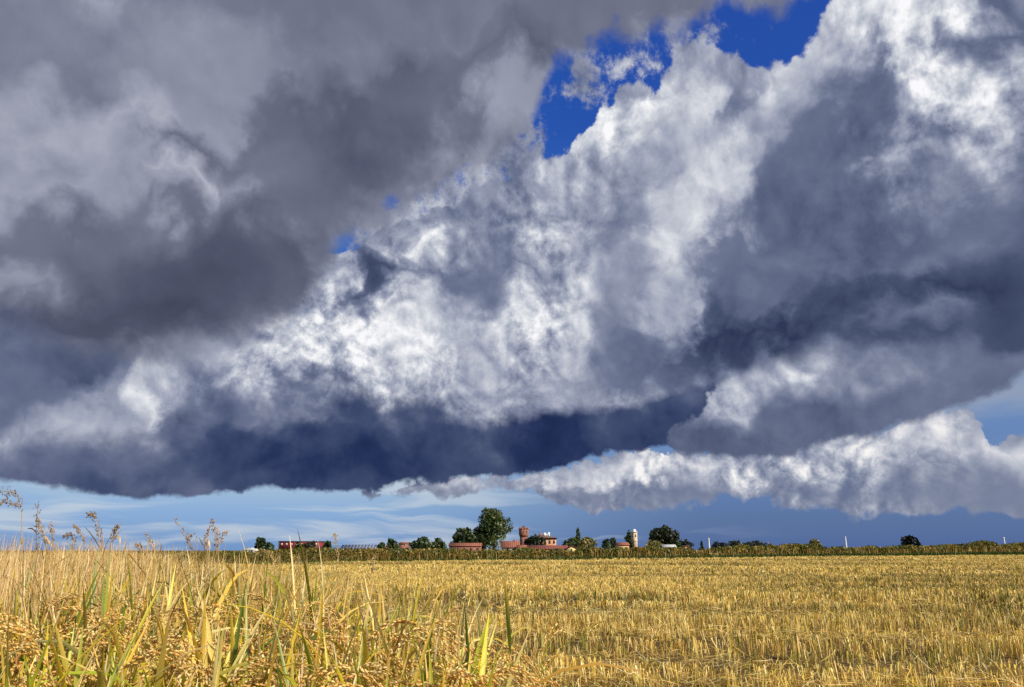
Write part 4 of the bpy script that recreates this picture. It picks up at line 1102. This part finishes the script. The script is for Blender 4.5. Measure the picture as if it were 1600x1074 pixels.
# castle house with hipped roof
Y = 340; xc = pt(848, 858, Y)[0]; W = wid(828, 868.5, Y) / 2
ch = empty('castle_house', (xc, Y, 0), 'weathered brick castle house with a low hipped roof and white chimneys', 'house')
ze, zr = hz(841, 850, Y), hz(836.2, 850, Y)
a = Acc(); a.box(-W, W, -5, 5, 0, ze); a.build('wall', MAT['render'], ch)
a = Acc(); o = .7
a.add([(-W - o, -5 - o, ze), (W + o, -5 - o, ze), (W + o, 5 + o, ze), (-W - o, 5 + o, ze), (-W + 4.5, 0, zr), (W - 4.5, 0, zr)], [(3, 2, 1, 0), (0, 1, 5, 4), (2, 3, 4, 5)], [(1, 2, 5), (3, 0, 4)])
ro = a.build('roof', MAT['browntile'], ch)
for x_, w_, m_, zz2 in ((W - 6.4, 1.2, 'brick', 833.4), (W - 4.6, .9, 'white', 832.8), (W - 2.9, .9, 'white', 832.2), (-W + 7.2, .5, 'white', 834.6)):
    a = Acc(); a.box(x_ - w_ / 2, x_ + w_ / 2, -1.2, -.4, ze + .6, hz(zz2, 850, Y)); a.build('chimney', MAT[m_], ro)
a = Acc(); a.box(-W - .3, W + .3, -5.3, -5.002, ze - .5, ze - .002); a.build('cornice', MAT['edge'], ch)
for i_ in range(6):
    for z_ in (.42, .74): win(ch, -W + (i_ + .5) * 2 * W / 6, ze * z_, .8, 1.2, -5, MAT['darkpane'])

# bell tower
Y = 372; xc = pt(992.3, 858, Y)[0]; k = wid(0, 1, Y)
bt = empty('bell_tower', (xc, Y, 0), 'pale square bell tower with a white dome beside the slim green tree', 'bell tower', rz=math.radians(22))
hs = 3.1 * k; zs = hz(832.5, 992, Y)
a = Acc(); a.box(-hs, hs, -hs, hs, 0, zs); sf = a.build('shaft', MAT['stone'], bt)
a = Acc(); a.box(-hs - .22, hs + .22, -hs - .22, hs + .22, zs + .002, zs + .4); a.build('cornice', MAT['stone'], bt)
a = Acc(); a.box(-hs - .15, hs + .15, -hs - .15, hs + .15, hz(846, 992, Y), hz(845, 992, Y)); a.build('string_course', MAT['stone'], bt)
a = Acc(); zt = hz(826.8, 992, Y); z0 = zs + .4
a.lathe([(hs * .98, z0 + .002), (hs * .98, z0 + .25)] + [(hs * .95 * math.cos(t_), z0 + .25 + (zt - z0 - .25) * math.sin(t_)) for t_ in np.linspace(0, 1.5, 7)] + [(0.01, zt)], 20)
a.build('dome', MAT['dome'], bt, smooth=True)
for s in range(4):
    a = Acc(); w_ = hs * .34; zb, zt2 = hz(839.5, 992, Y), hz(836, 992, Y)
    prof = [(-w_, zb), (w_, zb), (w_, zt2)] + [(w_ * math.cos(t_), zt2 + w_ * math.sin(t_)) for t_ in np.linspace(.3, math.pi - .3, 6)] + [(-w_, zt2)]
    a.poly_prism(prof, -hs - .05, -hs + .3)
    f = a.build('belfry_opening', MAT['darkpane'], sf); f.rotation_euler = (0, 0, s * math.pi / 2)
# church house, grey roofed shed, small pale house
r_, W, D, ze, zr = gable_house('brick_house', 'small ochre house with a brick red roof left of the bell tower', 'house', 964, 981, 852, 848.3, 345, MAT['ochre'], MAT['tile'], 8)
win(r_, -1.2, ze * .6, .8, 1.0, -4, MAT['darkpane']); win(r_, 1.2, ze * .6, .8, 1.0, -4, MAT['darkpane'])
r_, W, D, ze, zr = gable_house('open_shed', 'open shed with a pale grey sheet roof below the big broad tree', 'shed', 1035, 1054, 857.2, 851.8, 300, MAT['edge'], MAT['greysheet'], 7)
for t_ in (-.9, -.3, .3, .9):
    a = Acc(); a.box(W * t_ - .1, W * t_ + .1, -3.75, -3.55, 0, ze - .25); a.build('post', MAT['grey'], r_)
r_, W, D, ze, zr = gable_house('pale_house', 'small peach coloured house with its gable showing right of the grey roof', 'house', 1064, 1077, 857.2, 853.2, 318, MAT['ochre'], MAT['tile'], 8, along=False)
win(r_, 0, ze * .6, .7, .9, -4, MAT['darkpane'])

# white masts
def mast(label, px, top_y, Y, r=.26):
    x, z = pt(px, top_y, Y)
    m_ = empty('mast', (x, Y, 0), label, 'mast', 'white masts on the skyline')
    a = Acc(); a.tube([(0, 0, 0), (0, 0, z * .5), (0, 0, z)], [r * 1.25, r * 1.1, r * .8], 10); a.build('pole', MAT['white'], m_, smooth=True)
    a = Acc(); a.lathe([(r * 2.2, 0), (r * 2.2, .3), (r * 1.4, .5), (r * 1.27, .8)], 12); a.build('base', MAT['grey'], m_)
    a = Acc(); a.lathe([(r * 1.0, z + .002), (r * 1.05, z + .2), (r * .5, z + .4), (.01, z + .45)], 10); a.build('cap', MAT['white'], m_, smooth=True)
mast('white mast by the tiny conifer, leftmost of three', 1107.5, 842.5, 330)
mast('tallest white mast, middle one of the three', 1321, 840.5, 330)
mast('white mast at the far right, nearest the frame edge', 1568.5, 841, 330)

# ------------------------------------------------------------------ weeds standing above the crop
def weed(name, label, pts_px, Y, kind='grass', col=(196, 164, 112), w=0.0026, seedcol=(150, 112, 74), leaves=(), branch=(), dens=36, tip=0.45):
    """one tall stalk: stem along surveyed points, seed head on its upper part, side leaves"""
    P3 = [Vector((float(pt(px, py, Y)[0]), Y, float(pt(px, py, Y)[1]))) for px, py in pts_px]
    x0 = P3[0].x
    root = empty(name, (x0, Y, 0), label, 'grass stalk', 'tall weed stalks above the crop')
    loc = [p - Vector((x0, Y, 0)) for p in P3]
    loc = [Vector((loc[0].x * .2, 0.02, 0))] + loc
    # smooth the line
    def cr(p0, p1, p2, p3, t): return 0.5 * ((2 * p1) + (-p0 + p2) * t + (2 * p0 - 5 * p1 + 4 * p2 - p3) * t * t + (-p0 + 3 * p1 - 3 * p2 + p3) * t ** 3)
    ln = []
    for i in range(len(loc) - 1):
        q = [loc[max(i - 1, 0)], loc[i], loc[i + 1], loc[min(i + 2, len(loc) - 1)]]
        ln += [cr(*q, t) for t in (0.0, 0.2, 0.4, 0.6, 0.8)]
    ln.append(loc[-1])
    st = Acc(); st.tube(ln, list(np.linspace(w * .55, w * .22, len(ln))), 5)
    st.C = [np.tile(np.array(lin(col)), (st.n, 1))]
    st.build('stem', MAT['rice'], root)
    sd = Acc()
    n0 = int(len(ln) * (1 - tip))
    pts, dirs = [], []
    paths = [ln[n0:]]
    for bpx in branch:
        paths.append([Vector((pt(px, py, Y)[0] - x0, rng.normal(0, .01), pt(px, py, Y)[1])) for px, py in bpx])
    for path in paths:
        m_ = int(1.7 * max(6, dens // (1 if path is paths[0] else 2)))
        for _ in range(m_):
            i = int(rng.integers(0, len(path) - 1)); t = float(rng.uniform())
            p = path[i].lerp(path[i + 1], t); d = (path[i + 1] - path[i]).normalized()
            dd = d + Vector(rng.normal(0, .45, 3).tolist())
            pts.append(p + dd * 0.006 + Vector(rng.normal(0, .0035, 3).tolist())); dirs.append(dd)
        if path is not paths[0]:
            tb = Acc(); tb.tube(path, [w * .3] * len(path), 4); sd.add(np.concatenate(tb.V), np.concatenate(tb.Q), C=np.array(lin(seedcol)))
    sc_ = Y / 2.4
    grains(sd, np.array([tuple(p) for p in pts]), np.array([tuple(p) for p in dirs]), 0.0085 * sc_, 0.0030 * sc_, pick([seedcol, tuple(int(v * .8) for v in seedcol), col], len(pts), .2))
    sd.build('seed_head', MAT['rice'], root)
    for lf in leaves:
        L3 = np.array([(pt(px, py, Y)[0] - x0, 0.0, pt(px, py, Y)[1]) for px, py in lf])
        la = Acc(); k = len(L3); tt = np.linspace(0, 1, k)
        wd = 0.0042 * sc_ * np.minimum(1, .5 + 2 * tt) * np.maximum(.08, (1 - tt)) ** .6
        tg = np.gradient(L3, axis=0); pr_ = np.stack([-tg[:, 2], 0 * tt, tg[:, 0]], -1); pr_ /= np.linalg.norm(pr_, axis=1, keepdims=True)
        pr_ = pr_ * .8 + np.array([0, .6, 0])
        V_ = np.stack([L3 - pr_ * wd[:, None], L3 + pr_ * wd[:, None]], 1).reshape(-1, 3)
        la.add(V_, [(2 * i, 2 * i + 1, 2 * i + 3, 2 * i + 2) for i in range(k - 1)], C=np.array(lin(col)) * .9)
        la.build('leaf', MAT['rice'], root)
DKS = (164, 138, 106)
weed('weed_stalk', 'tall weed stalk whose dark seed head arches over at the left edge', [(30, 900), (33, 850), (34, 800), (27, 778), (14, 768), (-4, 771)], 2.3, seedcol=(178, 150, 116), dens=44, tip=.5,
     branch=[[(33, 792), (26, 789), (14, 786), (7, 788)], [(18, 772), (12, 779), (6, 786)]])
weed('weed_stalk', 'straight thin dark spike rising left of the pale leaning plume', [(54, 900), (56, 860), (57.5, 820), (58.5, 790)], 2.6, seedcol=DKS, col=(140, 116, 90), leaves=[[(57, 832), (50, 826), (43, 826)]], dens=30)
weed('weed_stalk', 'pale leaning plume right beside the straight dark spike', [(80, 890), (74, 860), (68, 836), (60, 814)], 2.7, seedcol=(206, 176, 128), dens=60, tip=.55, leaves=[[(70, 838), (78, 848), (84, 857)]])
weed('weed_stalk', 'faint pale stalk with a short fuzzy tip right of the leaning plume', [(85, 890), (85, 860), (82, 835), (79, 820)], 3.2, seedcol=(214, 176, 150), dens=30)
weed('weed_stalk', 'small drooping stalk with a nodding ragged head', [(110, 890), (112, 860), (116, 845), (111, 836), (103, 837)], 2.8, seedcol=(140, 110, 86), dens=36, tip=.5)
weed('weed_stalk', 'thin pale stalk leaning left with a beaded head', [(140, 885), (136, 860), (130, 842), (122, 829), (118, 824)], 2.9, seedcol=(196, 160, 130), dens=40, tip=.5)
weed('weed_stalk', 'tall stalk with a dark club shaped head bent at its tip', [(156, 890), (156, 862), (155, 838), (150, 815), (146, 806), (143, 805)], 2.4, seedcol=DKS, dens=64, tip=.55,
     leaves=[[(155, 855), (148, 843), (140, 832), (133, 824)], [(157, 840), (158, 832), (159, 824)]])
weed('weed_stalk', 'forked dark stalk with one side drooping like a hook', [(168, 900), (171, 868), (174, 845), (179, 832), (183, 825)], 2.5, seedcol=DKS, dens=40, tip=.4,
     leaves=[[(175, 846), (181, 838), (187, 840), (188, 850), (186, 860)], [(173, 850), (180, 840), (186, 832), (192, 828)]])
weed('weed_stalk', 'short pale stalk bowed left above the crop, with a curled leaf', [(228, 890), (226, 868), (221, 855), (214, 852)], 3.0, seedcol=(220, 186, 140), dens=30, tip=.45, leaves=[[(222, 858), (219, 850), (218, 846)]])
weed('weed_stalk', 'slender pale stalk with a fine open tip, second cluster from the left', [(242, 890), (240, 862), (236, 848), (230, 837)], 3.1, seedcol=(216, 196, 168), dens=26, leaves=[[(246, 872), (250, 862), (253, 850)]])
weed('weed_stalk', 'very thin stalk leaning far left, a sparse feathery head at its tip', [(306, 880), (300, 862), (294, 846), (287, 832), (274, 813)], 2.9, seedcol=(176, 152, 132), w=.0026, dens=34, tip=.6, branch=[[(294, 846), (296, 841), (299, 838)]])
weed('weed_stalk', 'pinkish branching stalk with a dark drooping side leaf', [(322, 890), (321, 862), (320, 846), (325, 832), (331, 816)], 2.7, seedcol=(212, 172, 146), w=.003, dens=40, tip=.55, leaves=[[(321, 843), (326, 846), (328, 854), (328, 862)], [(320, 856), (315, 848), (311, 840)]])
weed('weed_stalk', 'upright pale stalk with a thick middle, right of the pinkish one', [(339, 900), (338, 870), (339, 850), (339, 836), (336, 826)], 2.6, seedcol=(216, 180, 140), dens=44, tip=.5, branch=[[(341, 850), (345, 844), (349, 837), (353, 831)]])
weed('weed_stalk', 'lone pale stalk standing before the hedge left of the blue grey roof', [(528, 900), (527, 876), (526, 856), (523.5, 838)], 3.4, seedcol=(222, 196, 140), dens=36, tip=.6)
weed('weed_stalk', 'pale curved stalk tip in front of the hedge below the red shed', [(466, 910), (464, 884), (459, 872), (456, 866)], 3.0, seedcol=(214, 186, 120), dens=30, tip=.5)
weed('weed_stalk', 'pale arching stalk over the hedge left of the red shed', [(436, 910), (432, 886), (424, 870), (414, 861), (402, 863)], 2.9, seedcol=(206, 178, 110), dens=40, tip=.55)
weed('weed_stalk', 'short straight pale tip rising over the field below the small brick house', [(580, 910), (581, 890), (583, 870)], 3.2, seedcol=(224, 200, 146), dens=16, tip=.5)
